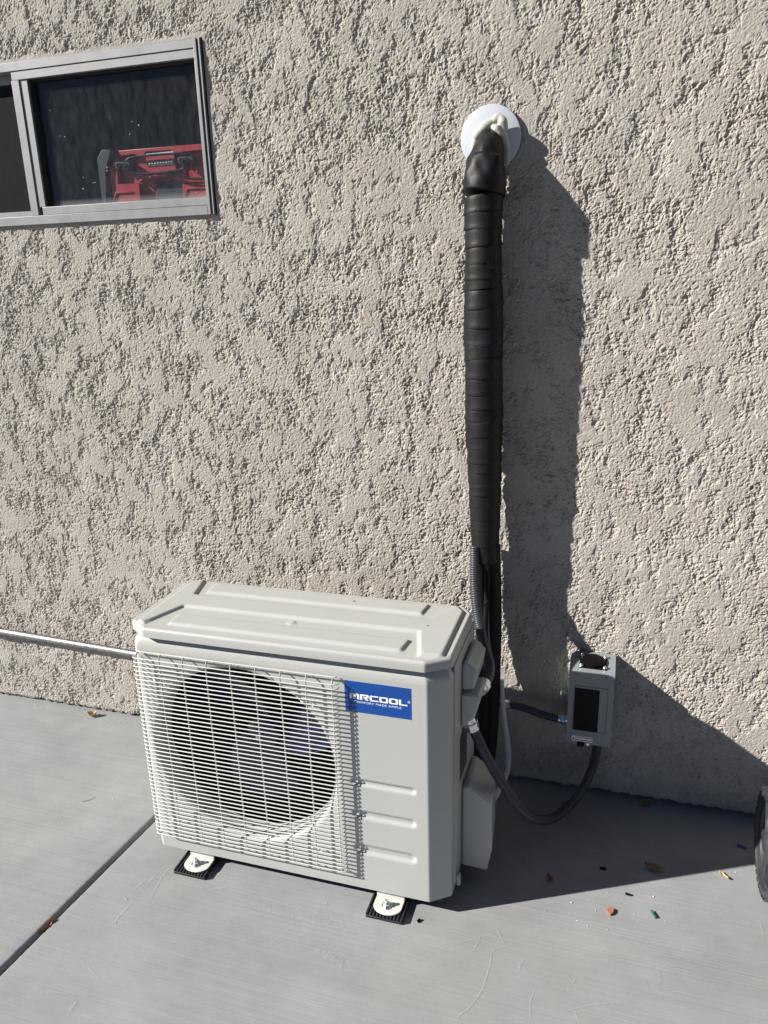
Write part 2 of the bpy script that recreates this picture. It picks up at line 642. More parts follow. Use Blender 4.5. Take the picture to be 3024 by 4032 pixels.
def make_slab(name, side, top, far):
    """side +1: lies to the right of the joint, -1: to its left"""
    ys = [-1.75] + list(np.arange(-1.6, 0.021, 0.008))
    prof = []
    R = 0.011 if side < 0 else 0.005
    for k in range(7):
        a = (PI / 2) * k / 6
        prof.append((R * (1 - math.sin(a)) if False else R - R * math.sin(a), -R + R * math.cos(a)))
    prof = [(R, 0.0)] + [(R - R * math.sin((PI / 2) * k / 6), -R + R * math.cos((PI / 2) * k / 6)) for k in range(1, 7)] + [(0.0, -0.11)]
    rs = []
    rng = np.random.RandomState(5 + (side > 0))
    ya = np.array(ys)
    rag = 0.0022 * fbm(ya / 0.022, ya * 0, 91 + side, 3, 0.6) + 0.003 * gnoise(ya / 0.2, ya * 0, 93 + side)
    for i, y in enumerate(ys):
        jx = joint_x(y) + side * (0.0035 + abs(rag[i]) * (1.0 if side < 0 else 0.6))
        ring = [(far, y, top), (jx + side * 0.03, y, top)]
        ring += [(jx + side * d, y, top + h) for d, h in prof]
        rs.append(ring)
    mb = MB().rings(rs, False, False, closed=False)
    return structure(build(name, mb, 'concrete', smooth=50))


slab_l = make_slab("concrete_slab", -1, 0.005, -6)
slab_r = make_slab("concrete_slab", 1, 0.0, 6)
slab_l['label'] = "pale concrete slab left of the joint"
slab_r['label'] = "pale concrete slab under the white outdoor unit"


def scuff(pts, width, seed, z=0.0012):
    rng = random.Random(seed)
    P = spline([(x, y, z) for x, y in pts], 10)
    L, Rr = [], []
    for i, p in enumerate(P):
        t = (P[min(i + 1, len(P) - 1)] - P[max(i - 1, 0)]).normalized()
        n = Vector((-t.y, t.x, 0))
        w = 0.95 * width * (0.45 + 0.55 * rng.random()) * (0.35 + 0.65 * math.sin(PI * (i + 0.5) / len(P)))
        L.append(p + n * w)
        Rr.append(p - n * w)
    build("scuff_mark", MB().rings([[a, b] for a, b in zip(L, Rr)], False, False, closed=False), 'scuff', slab_r, smooth=0)


for k, (pts, w) in enumerate([
    ([(0.965, -0.603), (0.921, -0.635), (0.920, -0.673), (0.913, -0.741), (0.895, -0.79), (0.877, -0.815), (0.887, -0.829)], 0.0030),
    ([(0.835, -0.639), (0.884, -0.607), (0.918, -0.586)], 0.0018),
    ([(0.884, -0.600), (0.884, -0.618), (0.875, -0.648)], 0.0016),
    ([(0.918, -0.569), (0.930, -0.590), (0.944, -0.612)], 0.0024),
    ([(1.024, -0.704), (1.018, -0.745), (1.024, -0.79)], 0.0020),
    ([(0.92, -0.811), (0.98, -0.792), (1.031, -0.784)], 0.0016),
    ([(1.10, -0.738), (1.134, -0.718), (1.183, -0.698), (1.21, -0.69)], 0.0028),
    ([(1.108, -0.736), (1.112, -0.742), (1.116, -0.752)], 0.006),
    ([(0.990, -0.640), (0.986, -0.655), (0.984, -0.668)], 0.005),
    ([(0.767, -0.758), (0.780, -0.768), (0.797, -0.780)], 0.0012),
    ([(0.867, -0.544), (0.888, -0.552), (0.905, -0.556)], 0.0018),
    ([(0.526, -0.742), (0.565, -0.752), (0.600, -0.757)], 0.013),
    ([(0.575, -0.745), (0.592, -0.755), (0.600, -0.775)], 0.009),
    ([(0.004, -0.696), (0.010, -0.680), (0.015, -0.659)], 0.0030),
    ([(0.062, -0.713), (0.052, -0.649), (0.052, -0.597)], 0.0028),
    ([(0.028, -0.690), (0.030, -0.638), (0.042, -0.600)], 0.0022),
    ([(0.030, -0.650), (0.044, -0.640), (0.054, -0.655)], 0.0016),
    ([(0.019, -0.806), (0.021, -0.771), (0.026, -0.743)], 0.0034),
    ([(0.000, -0.910), (0.043, -0.928), (0.083, -0.943)], 0.0026),
    ([(-0.010, -1.006), (0.023, -1.000), (0.056, -0.994)], 0.0050),
    ([(0.206, -0.972), (0.276, -0.979), (0.339, -0.978)], 0.0024),
    ([(0.073, -1.030), (0.072, -1.018), (0.073, -1.007)], 0.0050),
    ([(0.107, -0.622), (0.163, -0.644), (0.233, -0.633)], 0.0055),
    ([(1.283, -0.586), (1.284, -0.605), (1.285, -0.624)], 0.0016),
    ([(1.239, -0.578), (1.290, -0.574), (1.347, -0.561)], 0.0014),
    ([(1.101, -0.675), (1.103, -0.667), (1.105, -0.659)], 0.0040),
    ([(1.516, -0.385), (1.518, -0.405), (1.516, -0.430)], 0.0040),
    ([(1.405, -0.540), (1.427, -0.538), (1.449, -0.533)], 0.0014),
    ([(1.251, -0.618), (1.255, -0.627), (1.258, -0.635)], 0.0014),
    ([(0.16, -0.63), (0.33, -0.635), (0.50, -0.645), (0.60, -0.660)], 0.0042),
    ([(0.17, -0.645), (0.34, -0.66), (0.52, -0.675)], 0.0050),
    ([(1.10, -0.60), (1.13, -0.59), (1.15, -0.60)], 0.0016),
    ([(1.30, -0.64), (1.33, -0.63), (1.37, -0.64)], 0.0020),
]):
    scuff(pts, w, k)

# ------------------------------------------------------------------ window
win = thing("sliding_window", (X0 + 0.65, -0.004, Z0), "grey aluminium sliding window set in the stucco wall", "window")
build("frame_head", MB().box(X0, 0.010, -0.010, 0.055, 2.068, Z1), 'alu', win, bevel=0.0015)
build("frame_sill", MB().box(X0, 0.010, -0.012, 0.055, Z0, 1.689), 'alu', win, bevel=0.0015)
jb = MB().box(0.0105, 0.019, -0.013, 0.055, Z0 + 0.001, Z1 - 0.001)
jb.box(0.019, 0.024, -0.007, 0.055, Z0 + 0.001, Z1 - 0.001)
jb.box(0.024, 0.0285, -0.010, 0.055, Z0 + 0.001, Z1 - 0.001)
build("frame_jamb", jb, 'alu', win, bevel=0.0008)
build("gasket", MB().box(0.0287, 0.0318, 0.0, 0.05, Z0 + 0.002, Z1 - 0.001), 'gasket', win)
sash = MB().box(-0.575, 0.0100, -0.0078, 0.028, 2.046, 2.0675)
build("sash_rail", sash, 'alu', win, bevel=0.0012)
build("sash_rail", MB().box(-0.536, 0.0100, -0.0085, 0.028, 1.6895, 1.7115), 'alu', win, bevel=0.0012)
st_ = MB().box(-0.578, -0.552, -0.008, 0.03, 1.6895, 2.0457)
st_.box(-0.5517, -0.5265, -0.0045, 0.028, 1.7117, 2.0457)
build("sash_stile", st_, 'alu', win, bevel=0.0012)
build("sash_stile", MB().box(0.0035, 0.0102, -0.002, 0.028, 1.7117, 2.0457), 'alu', win, bevel=0.0008)
gk = MB()
gk.box(-0.5263, -0.5215, 0.002, 0.02, 1.7117, 2.0457)
gk.box(-0.5215, 0.0033, 0.002, 0.02, 2.0415, 2.0457)
build("glazing_gasket", gk, 'gasket', win)
build("pane", MB().box(-0.5240, 0.0035, 0.0150, 0.0185, 1.7105, 2.0430), 'glass', win, smooth=0)
sl = MB().box(X0 + 0.002, -0.5783, 0.022, 0.05, 2.046, 2.0675)
sl.box(X0 + 0.002, -0.5783, 0.020, 0.05, 1.6895, 1.706)
build("rear_sash_rail", sl, 'alu', win, bevel=0.0012)
build("insect_screen", MB().box(X0 + 0.002, -0.5785, 0.030, 0.0305, 1.7062, 2.0458), 'screen', win, smooth=0)
build("rear_pane", MB().box(X0 + 0.002, -0.5785, 0.044, 0.047, 1.7062, 2.0458), 'glass', win, smooth=0)

# ------------------------------------------------------------------ red charger behind the glass
chg = thing("tool_charger", (-0.15, 0.075, Z0), "red and black power tool charger standing behind the window glass", "charger")


def T(px, py):
    ptop = 890 + (1445 - px) * 0.072
    return (-0.033 + (px - 1445 - (py - 890) * 0.09) * 0.000445, 1.857 - (py - ptop) * 0.000362)


def plate(name, pix, y0, y1, mat, bev=0.002):
    return build(name, MB().prism([T(*p) for p in pix], 'y', y0, y1), mat, chg, bevel=bev)


plate("housing", [(830, 936), (1560, 885), (1600, 1375), (800, 1375), (770, 1300), (775, 1080), (800, 1000)], 0.078, 0.15, 'red')
plate("bumper", [(703, 1000), (742, 932), (818, 930), (800, 1000), (772, 1080), (768, 1375), (735, 1375)], 0.046, 0.15, 'char_black', 0.003)
plate("corner_post", [(822, 985), (845, 1000), (838, 1180), (1000, 1172), (1010, 1375), (805, 1375), (775, 1080)], 0.058, 0.0778, 'red')
plate("top_rail", [(845, 935), (1545, 888), (1545, 935), (1250, 958), (1235, 938), (1050, 948), (1030, 990), (960, 965), (860, 975)], 0.060, 0.0778, 'red')
plate("cross_rail", [(1002, 1155), (1040, 1125), (1230, 1112), (1320, 1150), (1560, 1140), (1560, 1165), (1315, 1172), (1225, 1132), (1045, 1145), (1004, 1170)], 0.054, 0.0778, 'red')
plate("right_block", [(1315, 1175), (1560, 1168), (1590, 1375), (1325, 1375)], 0.058, 0.0778, 'red')
plate("raised_panel", [(822, 1240), (950, 1232), (955, 1245), (835, 1252), (812, 1300), (806, 1296)], 0.054, 0.0578, 'red', 0.001)
plate("raised_panel", [(1350, 1207), (1500, 1200), (1500, 1213), (1358, 1220), (1338, 1280), (1330, 1276)], 0.054, 0.0578, 'red', 0.001)
plate("centre_panel", [(1045, 962), (1252, 945), (1270, 1080), (1180, 1100), (1080, 1100), (1050, 1070)], 0.062, 0.0778, 'red')
plate("dark_slot", [(1105, 1160), (1300, 1152), (1312, 1375), (1110, 1375)], 0.072, 0.0775, 'char_black')
pl = plate("label_strip", [(1050, 962), (1248, 945), (1249, 957), (1051, 974)], 0.0605, 0.0618, 'white', 0)
plate("label_dark_strip", [(1060, 1022), (1252, 1003), (1253, 1040), (1062, 1056)], 0.0605, 0.0618, 'label_dark', 0)
pt = MB()
for k in range(9):
    xx = 1070 + k * 20
    pt.prism([T(xx, 1036 - k * 1.9), T(xx + 11, 1035 - k * 1.9), T(xx + 11, 1024 - k * 1.9), T(xx, 1025 - k * 1.9)], 'y', 0.0600, 0.0604)
build("label_print", pt, 'white', chg, smooth=0)
for cx, cy in ((905, 1050), (1362, 1018)):
    pts = []
    for k in range(16):
        a = 2 * PI * k / 16
        ca, sa = math.cos(a), math.sin(a)
        pts.append((cx + 58 * math.copysign(abs(ca) ** 0.5, ca), cy + 30 * math.copysign(abs(sa) ** 0.6, sa)))
    fo = plate("foot_pad", pts, 0.040, 0.0778, 'char_black', 0.003)
    hl = MB()
    for dxx in (-24, 18):
        x, z = T(cx + dxx, cy)
        hl.lathe([(0.007, 0.0), (0.007, 0.004), (0.004, 0.004)], (x, 0.0398, z), (0, -1, 0), 14, False, True)
    build("screw_boss", hl, 'black_plastic', fo)


def cable(pix, y):
    return build("cable", MB().tube(spline([(T(px, py)[0], y, T(px, py)[1]) for px, py in pix], 8), 0.0032, 8), 'black_plastic', chg)


cable([(915, 1025), (935, 1000), (1000, 985), (1150, 972), (1300, 965), (1350, 975), (1370, 1000)], 0.050)
cable([(940, 1075), (960, 1105), (1100, 1108), (1250, 1092), (1330, 1078), (1345, 1055)], 0.046)
cable([(1180, 1102), (1260, 1118), (1350, 1140), (1480, 1150), (1560, 1150)], 0.042)

# ------------------------------------------------------------------ condenser unit
UX0, UX1, UY0, UY1, UZ0, UZ1 = 0.0, 0.805, -0.579, -0.279, 0.044, 0.672
unit = thing("condenser_unit", (0.40, -0.43, 0.0), "ivory outdoor air conditioner condenser with round fan grille and blue badge", "air conditioner")


def arc_poly(pts, rads, n=5):
    """polygon with rounded corners"""
    out = []
    m = len(pts)
    for i in range(m):
        p, a, b = Vector(pts[i]), Vector(pts[i - 1]), Vector(pts[(i + 1) % m])
        r = rads[i]
        if r <= 0:
            out.append((p.x, p.y))
            continue
        d1, d2 = (a - p).normalized(), (b - p).normalized()
        ang = d1.angle(d2)
        tl = r / math.tan(ang / 2)
        c = p + (d1 + d2).normalized() * (r / math.sin(ang / 2))
        s, e = p + d1 * tl, p + d2 * tl
        a0 = math.atan2(s.y - c.y, s.x - c.x)
        a1 = math.atan2(e.y - c.y, e.x - c.x)
        da = (a1 - a0 + PI) % (2 * PI) - PI
        for k in range(n + 1):
            t = a0 + da * k / n
            out.append((c.x + r * math.cos(t), c.y + r * math.sin(t)))
    return out


FX0, FX1 = 0.032, 0.748       # flat part of the front
foot = [(0.0, -0.557), (0.020, UY0), (0.757, UY0), (UX1, -0.545), (UX1, UY1), (0.0, UY1)]
poly = arc_poly(foot, [0.010, 0.010, 0.012, 0.010, 0.008, 0.008], 6)
# start the strip on the flat front right of x = FX1 and go round to FX0
i0 = min(range(len(poly)), key=lambda i: (abs(poly[i][1] - UY0) > 1e-4, -poly[i][0] if False else abs(poly[i][0] - 0.752)))
order = poly[i0:] + poly[:i0]
if order[1][0] < order[0][0]:
    order = [order[0]] + order[:0:-1]
strip = [(FX1, UY0)] + order + [(FX0, UY0)]


def inset(p, d):
    cx, cy = 0.4025, -0.429
    sx = (0.4025 - d) / 0.4025
    sy = (0.15 - d) / 0.15
    return (cx + (p[0] - cx) * sx, cy + (p[1] - cy) * sy)


top_prof = [(0.632, 0.0), (0.640, 0.0008), (0.648, 0.003), (0.655, 0.007), (0.662, 0.0125), (0.668, 0.0175), (0.676, 0.021)]
cab = MB()
zs_ = [UZ0] + [z for z, d in top_prof]
ds_ = [0.0] + [d for z, d in top_prof]
cab.rings([[(inset(p, d)[0], inset(p, d)[1], z) for p in strip] for z, d in zip(zs_, ds_)], False, False, closed=False)
# rolled top of the front between FX0 and FX1
cab.rings([[(inset((x, UY0), d)[0], inset((x, UY0), d)[1], z) for x in (FX0, FX1)] for z, d in top_prof], False, False, closed=False)
# bottom lip turned inwards
cab.rings([[(p[0], p[1], UZ0) for p in strip], [(*inset(p, 0.012), UZ0 - 0.001) for p in strip]], False, False, closed=False)
cab.rings([[(FX0, UY0, UZ0), (FX1, UY0, UZ0)], [(*inset((FX0, UY0), 0.012), UZ0 - 0.001), (*inset((FX1, UY0), 0.012), UZ0 - 0.001)]], False, False, closed=False)
build("cabinet", cab, 'paint', unit, smooth=40)
build("base_pan", MB().box(0.02, 0.785, -0.560, -0.292, 0.030, 0.0425), 'dark', unit)

# front panel: fan opening on the left, pressed grooves on the right
CX, CZ, RO = 0.287, 0.366, 0.247
SPLIT = 0.562
FZ0, FZ1 = UZ0, 0.632
angs = [2 * PI * k / 120 for k in range(120)]
for cx_, cz_ in ((FX0, FZ0), (SPLIT, FZ0), (SPLIT, FZ1), (FX0, FZ1)):
    angs.append(math.atan2(cz_ - CZ, cx_ - CX) % (2 * PI))
angs = sorted(set(angs))


def rect_hit(a):
    c, s = math.cos(a), math.sin(a)
    ts = []
    if c > 1e-9: ts.append((SPLIT - CX) / c)
    if c < -1e-9: ts.append((FX0 - CX) / c)
    if s > 1e-9: ts.append((FZ1 - CZ) / s)
    if s < -1e-9: ts.append((FZ0 - CZ) / s)
    t = min(ts)
    return (CX + c * t, UY0, CZ + s * t)


fp = MB()
rg = [[rect_hit(a) for a in angs]]
for r, y in ((RO + 0.006, UY0), (RO + 0.001, UY0 + 0.0015), (RO - 0.004, UY0 + 0.005), (RO - 0.008, UY0 + 0.011), (RO - 0.010, UY0 + 0.020), (RO - 0.010, UY0 + 0.060)):
    rg.append([(CX + r * math.cos(a), y, CZ + r * math.sin(a)) for a in angs])
# keep the flat annulus inside the panel
rg[1] = [tuple(Vector(q) if (Vector(q) - Vector((CX, UY0, CZ))).length < (Vector(h) - Vector((CX, UY0, CZ))).length else Vector(h) - (Vector(h) - Vector((CX, UY0, CZ))).normalized() * 1e-4) for q, h in zip(rg[1], rg[0])]
fp.rings(rg, False, False)
build("front_panel", fp, 'paint', unit, smooth=40)

gx = np.linspace(SPLIT, FX1, 64)
gz = np.linspace(FZ0, FZ1, 200)
GX, GZ = np.meshgrid(gx, gz)
DY = np.zeros_like(GX)
for zc, hh in ((0.352, 0.0105), (0.262, 0.0135), (0.161, 0.0165)):
    ax, bx = 0.567 + hh, 0.729 - hh
    px = np.clip(GX, ax, bx)
    d = np.sqrt((GX - px) ** 2 + (GZ - zc) ** 2) / hh
    DY += 0.0055 * (1 - sstep(0.30, 1.0, d))
pn = MB()
nz, nx = GX.shape
pn.rings([[(GX[j, i], UY0 + DY[j, i], GZ[j, i]) for i in range(nx)] for j in range(nz)], False, False, closed=False)
build("service_panel", pn, 'paint', unit, smooth=60)

# inside: dark liner, coil, fan
ln = MB().add([(0.02, -0.515, 0.06), (0.555, -0.515, 0.06), (0.555, -0.515, 0.655), (0.02, -0.515, 0.655),
               (0.02, -0.300, 0.06), (0.555, -0.300, 0.06), (0.555, -0.300, 0.655), (0.02, -0.300, 0.655)],
              [(0, 1, 5, 4), (1, 2, 6, 5), (2, 3, 7, 6), (3, 0, 4, 7), (4, 5, 6, 7)])
build("inner_liner", ln, 'dark', unit, smooth=0)
br_ = MB()
br_.box(0.235, 0.250, -0.36, -0.345, 0.061, 0.654)
br_.box(0.325, 0.340, -0.36, -0.345, 0.061, 0.654)
br_.cyl((CX, -0.42, CZ), (CX, -0.36, CZ), 0.05, 24)
build("fan_motor", br_, 'coil', unit)
fan = MB()
fan.lathe([(0.006, 0.0), (0.030, 0.002), (0.043, 0.008), (0.048, 0.018), (0.048, 0.06)], (CX, -0.480, CZ), (0, 1, 0), 36, True, False)
fan_o = build("fan", fan, 'fan', unit)
build("fan_nut", MB().cyl((CX, -0.494, CZ), (CX, -0.479, CZ), 0.008, 6), 'zinc', fan_o)
for b3 in range(3):
    base_a = math.radians(120 * b3)
    rows = []
    for i in range(12):
        t = i / 11
        r = 0.044 + t * 0.182
        a_lo = math.radians(-58 + 60 * t ** 0.8)
        a_hi = math.radians(40 + 14 * t)
        row = []
        for j in range(13):
            s_ = j / 12
            rr = r - (0.018 * (2 * s_ - 1) ** 4 * t)
            a = base_a + a_lo + (a_hi - a_lo) * s_
            y = -0.465 + 0.058 * s_ - 0.012 * math.sin(PI * s_)
            row.append((CX + rr * math.cos(a), y, CZ + rr * math.sin(a)))
        rows.append(row)
    bl = build("fan_blade", MB().rings(rows, False, False, closed=False), 'fan', fan_o, smooth=60)
    sd = bl.modifiers.new("thick", 'SOLIDIFY')
    sd.thickness = 0.003

# grille of wires
gr = MB()
GY = -0.6015
GXL, GXR = 0.030, 0.5415
wr = 0.00145


def wire_path(l=GXL - 0.010, r=GXR + 0.012):
    return [(l + 0.001, GY + 0.017, 0), (l, GY + 0.010, 0), (l + 0.0015, GY + 0.004, 0), (l + 0.005, GY + 0.001, 0), (l + 0.010, GY, 0),
            (r - 0.012, GY, 0), (r - 0.006, GY + 0.0008, 0), (r - 0.002, GY + 0.003, 0), (r + 0.0005, GY + 0.007, 0), (r + 0.0015, GY + 0.012, 0)]


gril = build("fan_grille", MB().tube([(GXL - 0.001, GY + 0.016, 0.6285), (GXL + 0.003, GY + 0.013, 0.6292), (GXL + 0.01, GY + 0.0125, 0.6293), (GXR - 0.004, GY + 0.0125, 0.6293), (GXR + 0.004, GY + 0.0135, 0.6292), (GXR + 0.007, GY + 0.018, 0.6285)], wr * 1.1, 8), 'wire', unit)
off = root_loc(gril)
wm = None
nw = 45
for k in range(nw):
    z = 0.6172 - 0.01172 * k
    if wm is None:
        o = build("grille_wire", MB().tube(wire_path(), wr, 8), 'wire', gril, smooth=60)
        wm = o.data
    else:
        o = mesh_obj("grille_wire", wm, None, gril)
    o.location = (0, 0, z)
vm = None
for k in range(9):
    x = GXL + (GXR - GXL) * k / 8
    if vm is None:
        prof = [(GY + 0.0165, 0.6265), (GY + 0.010, 0.6262), (GY + 0.0060, 0.6225), (GY + 0.0040, 0.6150), (GY + 0.0038, 0.6), (GY + 0.0038, 0.103), (GY + 0.006, 0.098), (GY + 0.016, 0.0965)]
        P = [Vector((0, y, z)) for y, z in prof]
        rs = []
        for i, p in enumerate(P):
            t = (P[min(i + 1, len(P) - 1)] - P[max(i - 1, 0)]).normalized()
            n_ = Vector((1, 0, 0)).cross(t)
            rs.append([p + Vector((1, 0, 0)) * 0.0015 * ca + n_ * 0.0024 * sa for ca, sa in ((1, 0), (0.7, 0.7), (0, 1), (-0.7, 0.7), (-1, 0), (-0.7, -0.7), (0, -1), (0.7, -0.7))])
        o = build("grille_upright", MB().rings(rs), 'wire', gril, smooth=60)
        vm = o.data
    else:
        o = mesh_obj("grille_upright", vm, None, gril)
    o.location = (x, 0, 0)
for cx_, cz_ in ((0.085, 0.556), (0.475, 0.556), (0.085, 0.150), (0.475, 0.150)):
    pth = spline([(cx_ - 0.012, GY + 0.003, cz_ + 0.006), (cx_ - 0.004, GY - 0.001, cz_ + 0.007), (cx_, GY + 0.010, cz_), (cx_ + 0.006, GY + 0.018, cz_ - 0.003), (cx_ + 0.010, GY + 0.008, cz_ - 0.004), (cx_ + 0.020, GY, cz_ - 0.002)], 5)
    build("mounting_hook", MB().tube(pth, wr * 1.1, 7), 'wire', gril, smooth=60)

# badge
LX0, LX1, LZ0, LZ1 = 0.5645, 0.7205, 0.5425, 0.6205
badge = build("badge", MB().box(LX0, LX1, UY0 - 0.0008, UY0 + 0.0005, LZ0, LZ1), 'logo', unit, smooth=0)
yl = UY0 - 0.0012


def rects(rl, polys=()):
    mb = MB()
    for a, b, c, d in rl:
        mb.add([(a, yl, c), (b, yl, c), (b, yl, d), (a, yl, d)], [(0, 1, 2, 3)])
    for p in polys:
        mb.add([(q[0], yl, q[1]) for q in p], [tuple(range(len(p)))])
    return mb


lw, lh, gap = 0.0208, 0.0142, 0.0020
lx = LX0 + 0.0115
lz = LZ1 - 0.0445
st, sh = 0.0052, 0.0030


def letter(ch, x):
    z, w, h = lz, lw, lh
    if ch == 'M':
        w = lw * 1.12
        m1 = (w - 3 * st) / 2
        return rects([(x + 0.001, x + w - 0.001, z + h - sh, z + h), (x, x + st, z, z + h - sh), (x + st + m1, x + 2 * st + m1, z, z + h - sh), (x + w - st, x + w, z, z + h - sh)])
    if ch == 'R':
        return rects([(x, x + w - 0.001, z + h - sh, z + h), (x, x + st, z, z + h - sh), (x + w - st, x + w, z + 0.0062, z + h - sh), (x + st * 1.4, x + w - st, z + 0.0062, z + 0.0062 + sh * 0.85)],
                     [[(x + st * 1.6, z + 0.0062), (x + st * 1.6 + 0.006, z + 0.0062), (x + w, z), (x + w - 0.0068, z)]])
    if ch == 'C':
        return rects([(x + 0.001, x + w, z + h - sh, z + h), (x + 0.001, x + w, z, z + sh), (x, x + st, z + sh, z + h - sh)])
    if ch == 'O':
        return rects([(x + 0.001, x + w - 0.001, z + h - sh, z + h), (x + 0.001, x + w - 0.001, z, z + sh), (x, x + st, z + sh, z + h - sh), (x + w - st, x + w, z + sh, z + h - sh)])
    if ch == 'L':
        return rects([(x, x + st, z + sh, z + h), (x, x + w * 0.95, z, z + sh)])


xx = lx
for ch in "MRCOOL":
    build("badge_letter", letter(ch, xx), 'white', badge, smooth=0)
    xx += (lw * 1.12 if ch == 'M' else lw) + gap


def text_mesh(name, body, x0, x1, z0, height, y, mat, parent, spacing=1.0):
    cu = bpy.data.curves.new(name, 'FONT')
    cu.body = body
    cu.size = 1.0
    cu.space_character = spacing
    tmp = bpy.data.objects.new(name, cu)
    COL.objects.link(tmp)
    dg = bpy.context.evaluated_depsgraph_get()
    me = bpy.data.meshes.new_from_object(tmp.evaluated_get(dg))
    bpy.data.objects.remove(tmp)
    vs = [v.co.copy() for v in me.vertices]
    mnx, mxx = min(v.x for v in vs), max(v.x for v in vs)
    mny, mxy = min(v.y for v in vs), max(v.y for v in vs)
    off = root_loc(parent)
    for v, c in zip(me.vertices, vs):
        v.co = Vector((x0 + (c.x - mnx) / (mxx - mnx) * (x1 - x0), y, z0 + (c.y - mny) / (mxy - mny) * height)) - off
    me.materials.clear()
    return mesh_obj(name, me, mat, parent)


text_mesh("badge_slogan", "COMFORT MADE SIMPLE", LX0 + 0.0225, LX1 - 0.0225, lz - 0.0092, 0.0052, yl, 'white', badge, 1.1)
rm_ = MB()
rcx, rcz = xx + 0.0005, lz + lh - 0.0035
rm_.rings([[(rcx + 0.0030 * math.cos(a * PI / 10), yl, rcz + 0.0030 * math.sin(a * PI / 10)) for a in range(20)],
           [(rcx + 0.0024 * math.cos(a * PI / 10), yl, rcz + 0.0024 * math.sin(a * PI / 10)) for a in range(20)]], False, False)
build("registered_ring", rm_, 'white', badge, smooth=0)
text_mesh("registered_letter", "R", rcx - 0.0012, rcx + 0.0013, rcz - 0.0015, 0.003, yl, 'white', badge)

# lid
LID0, LID1 = 0.670, 0.6945
lid_foot = [(-0.003, -0.553), (0.052, -0.589), (0.755, -0.589), (0.809, -0.553), (0.809, -0.318), (0.780, -0.279), (0.028, -0.279), (-0.003, -0.312)]


def poly_sd(X, Y, pts):
    """signed distance, negative inside"""
    d = np.full(X.shape, 1e9)
    s = np.ones(X.shape)
    n = len(pts)
    for i in range(n):
        a, b = pts[i], pts[i - 1]
        ex, ey = b[0] - a[0], b[1] - a[1]
        wx, wy = X - a[0], Y - a[1]
        t = np.clip((wx * ex + wy * ey) / (ex * ex + ey * ey), 0, 1)
        d = np.minimum(d, (wx - ex * t) ** 2 + (wy - ey * t) ** 2)
        c1, c2, c3 = Y >= a[1], Y < b[1], ex * wy > ey * wx
        flip = (c1 & c2 & c3) | (~c1 & ~c2 & ~c3)
        s = np.where(flip, -s, s)
    return s * np.sqrt(d)


inner = arc_poly([(0.004, -0.549), (0.055, -0.5815), (0.752, -0.5815), (0.802, -0.548), (0.802, -0.322), (0.777, -0.2865), (0.031, -0.2865), (0.004, -0.316)], [0.012] * 8, 5)
outer = arc_poly(lid_foot, [0.012] * 8, 5)
lid = MB()
lid.rings([[(*inset(p, 0.010), LID0 + 0.004) for p in outer], [(p[0], p[1], LID0) for p in outer], [(p[0], p[1], LID1 - 0.008) for p in outer],
           [(p[0] + (q[0] - p[0]) * 0.12, p[1] + (q[1] - p[1]) * 0.12, LID1 - 0.0045) for p, q in zip(outer, inner)],
           [(p[0] + (q[0] - p[0]) * 0.42, p[1] + (q[1] - p[1]) * 0.42, LID1 - 0.0014) for p, q in zip(outer, inner)],
           [(q[0], q[1], LID1) for q in inner]], False, False)
# pressed top as a fine grid warped into the lid outline
nu, nv = 250, 100
ui = np.linspace(0, 1, nu)
vi = np.linspace(0, 1, nv)


def cross_x(y, side):
    xs_ = []
    for i in range(len(inner)):
        a, b = inner[i - 1], inner[i]
        if (a[1] - y) * (b[1] - y) <= 0 and abs(a[1] - b[1]) > 1e-9:
            xs_.append(a[0] + (b[0] - a[0]) * (y - a[1]) / (b[1] - a[1]))
    return (min if side < 0 else max)(xs_)


yy = -0.5815 + 1e-5 + vi * (0.295 - 2e-5)
rowsx = [(cross_x(y, -1), cross_x(y, 1)) for y in yy]
LXg = np.array([[a + (b - a) * u for u in ui] for a, b in rowsx])
LYg = np.repeat(yy[:, None], nu, 1)
plateau = [(0.022, -0.566), (0.043, -0.566), (0.086, -0.454), (0.709, -0.454), (0.738, -0.564), (0.787, -0.556), (0.787, -0.325), (0.762, -0.292),
           (0.714, -0.386), (0.077, -0.386), (0.052, -0.290), (0.022, -0.302)]
H = 0.0068 * (1 - sstep(-0.0045, 0.0045, poly_sd(LXg, LYg, plateau) - 0.001))
for x0_, x1_, y0_, y1_ in ((0.105, 0.693, -0.556, -0.500), (0.100, 0.690, -0.360, -0.302)):
    bar = [(x0_, y0_), (x1_, y0_), (x1_ + 0.006, y1_), (x0_ - 0.004, y1_)]
    H = np.maximum(H, 0.0060 * (1 - sstep(-0.0045, 0.0045, poly_sd(LXg, LYg, bar))))
arrow = [(0.384, -0.480), (0.396, -0.488), (0.408, -0.480), (0.402, -0.480), (0.402, -0.468), (0.390, -0.468), (0.390, -0.480)]
H += 0.0025 * (1 - sstep(-0.001, 0.0035, poly_sd(LXg, LYg, arrow)))
edge = np.minimum(np.minimum(np.arange(nu)[None, :], nu - 1 - np.arange(nu)[None, :]), np.minimum(np.arange(nv)[:, None], nv - 1 - np.arange(nv)[:, None]))
H = H * np.clip(edge / 2.0, 0, 1)
lid.rings([[(LXg[j, i], LYg[j, i], LID1 + H[j, i] + (0.0002 if edge[j, i] == 0 else 0)) for i in range(nu)] for j in range(nv)], False, False, closed=False)
lid_o = build("lid", lid, 'paint', unit, smooth=50)
build("screw_hole", MB().cyl((0.506, -0.331, LID1 + 0.0050), (0.506, -0.331, LID1 + 0.0064), 0.003, 12), 'dark', lid_o)
build("screw_hole", MB().cyl((0.722, -0.425, LID1 + 0.0050), (0.722, -0.425, LID1 + 0.0073), 0.0022, 12), 'dark', lid_o)

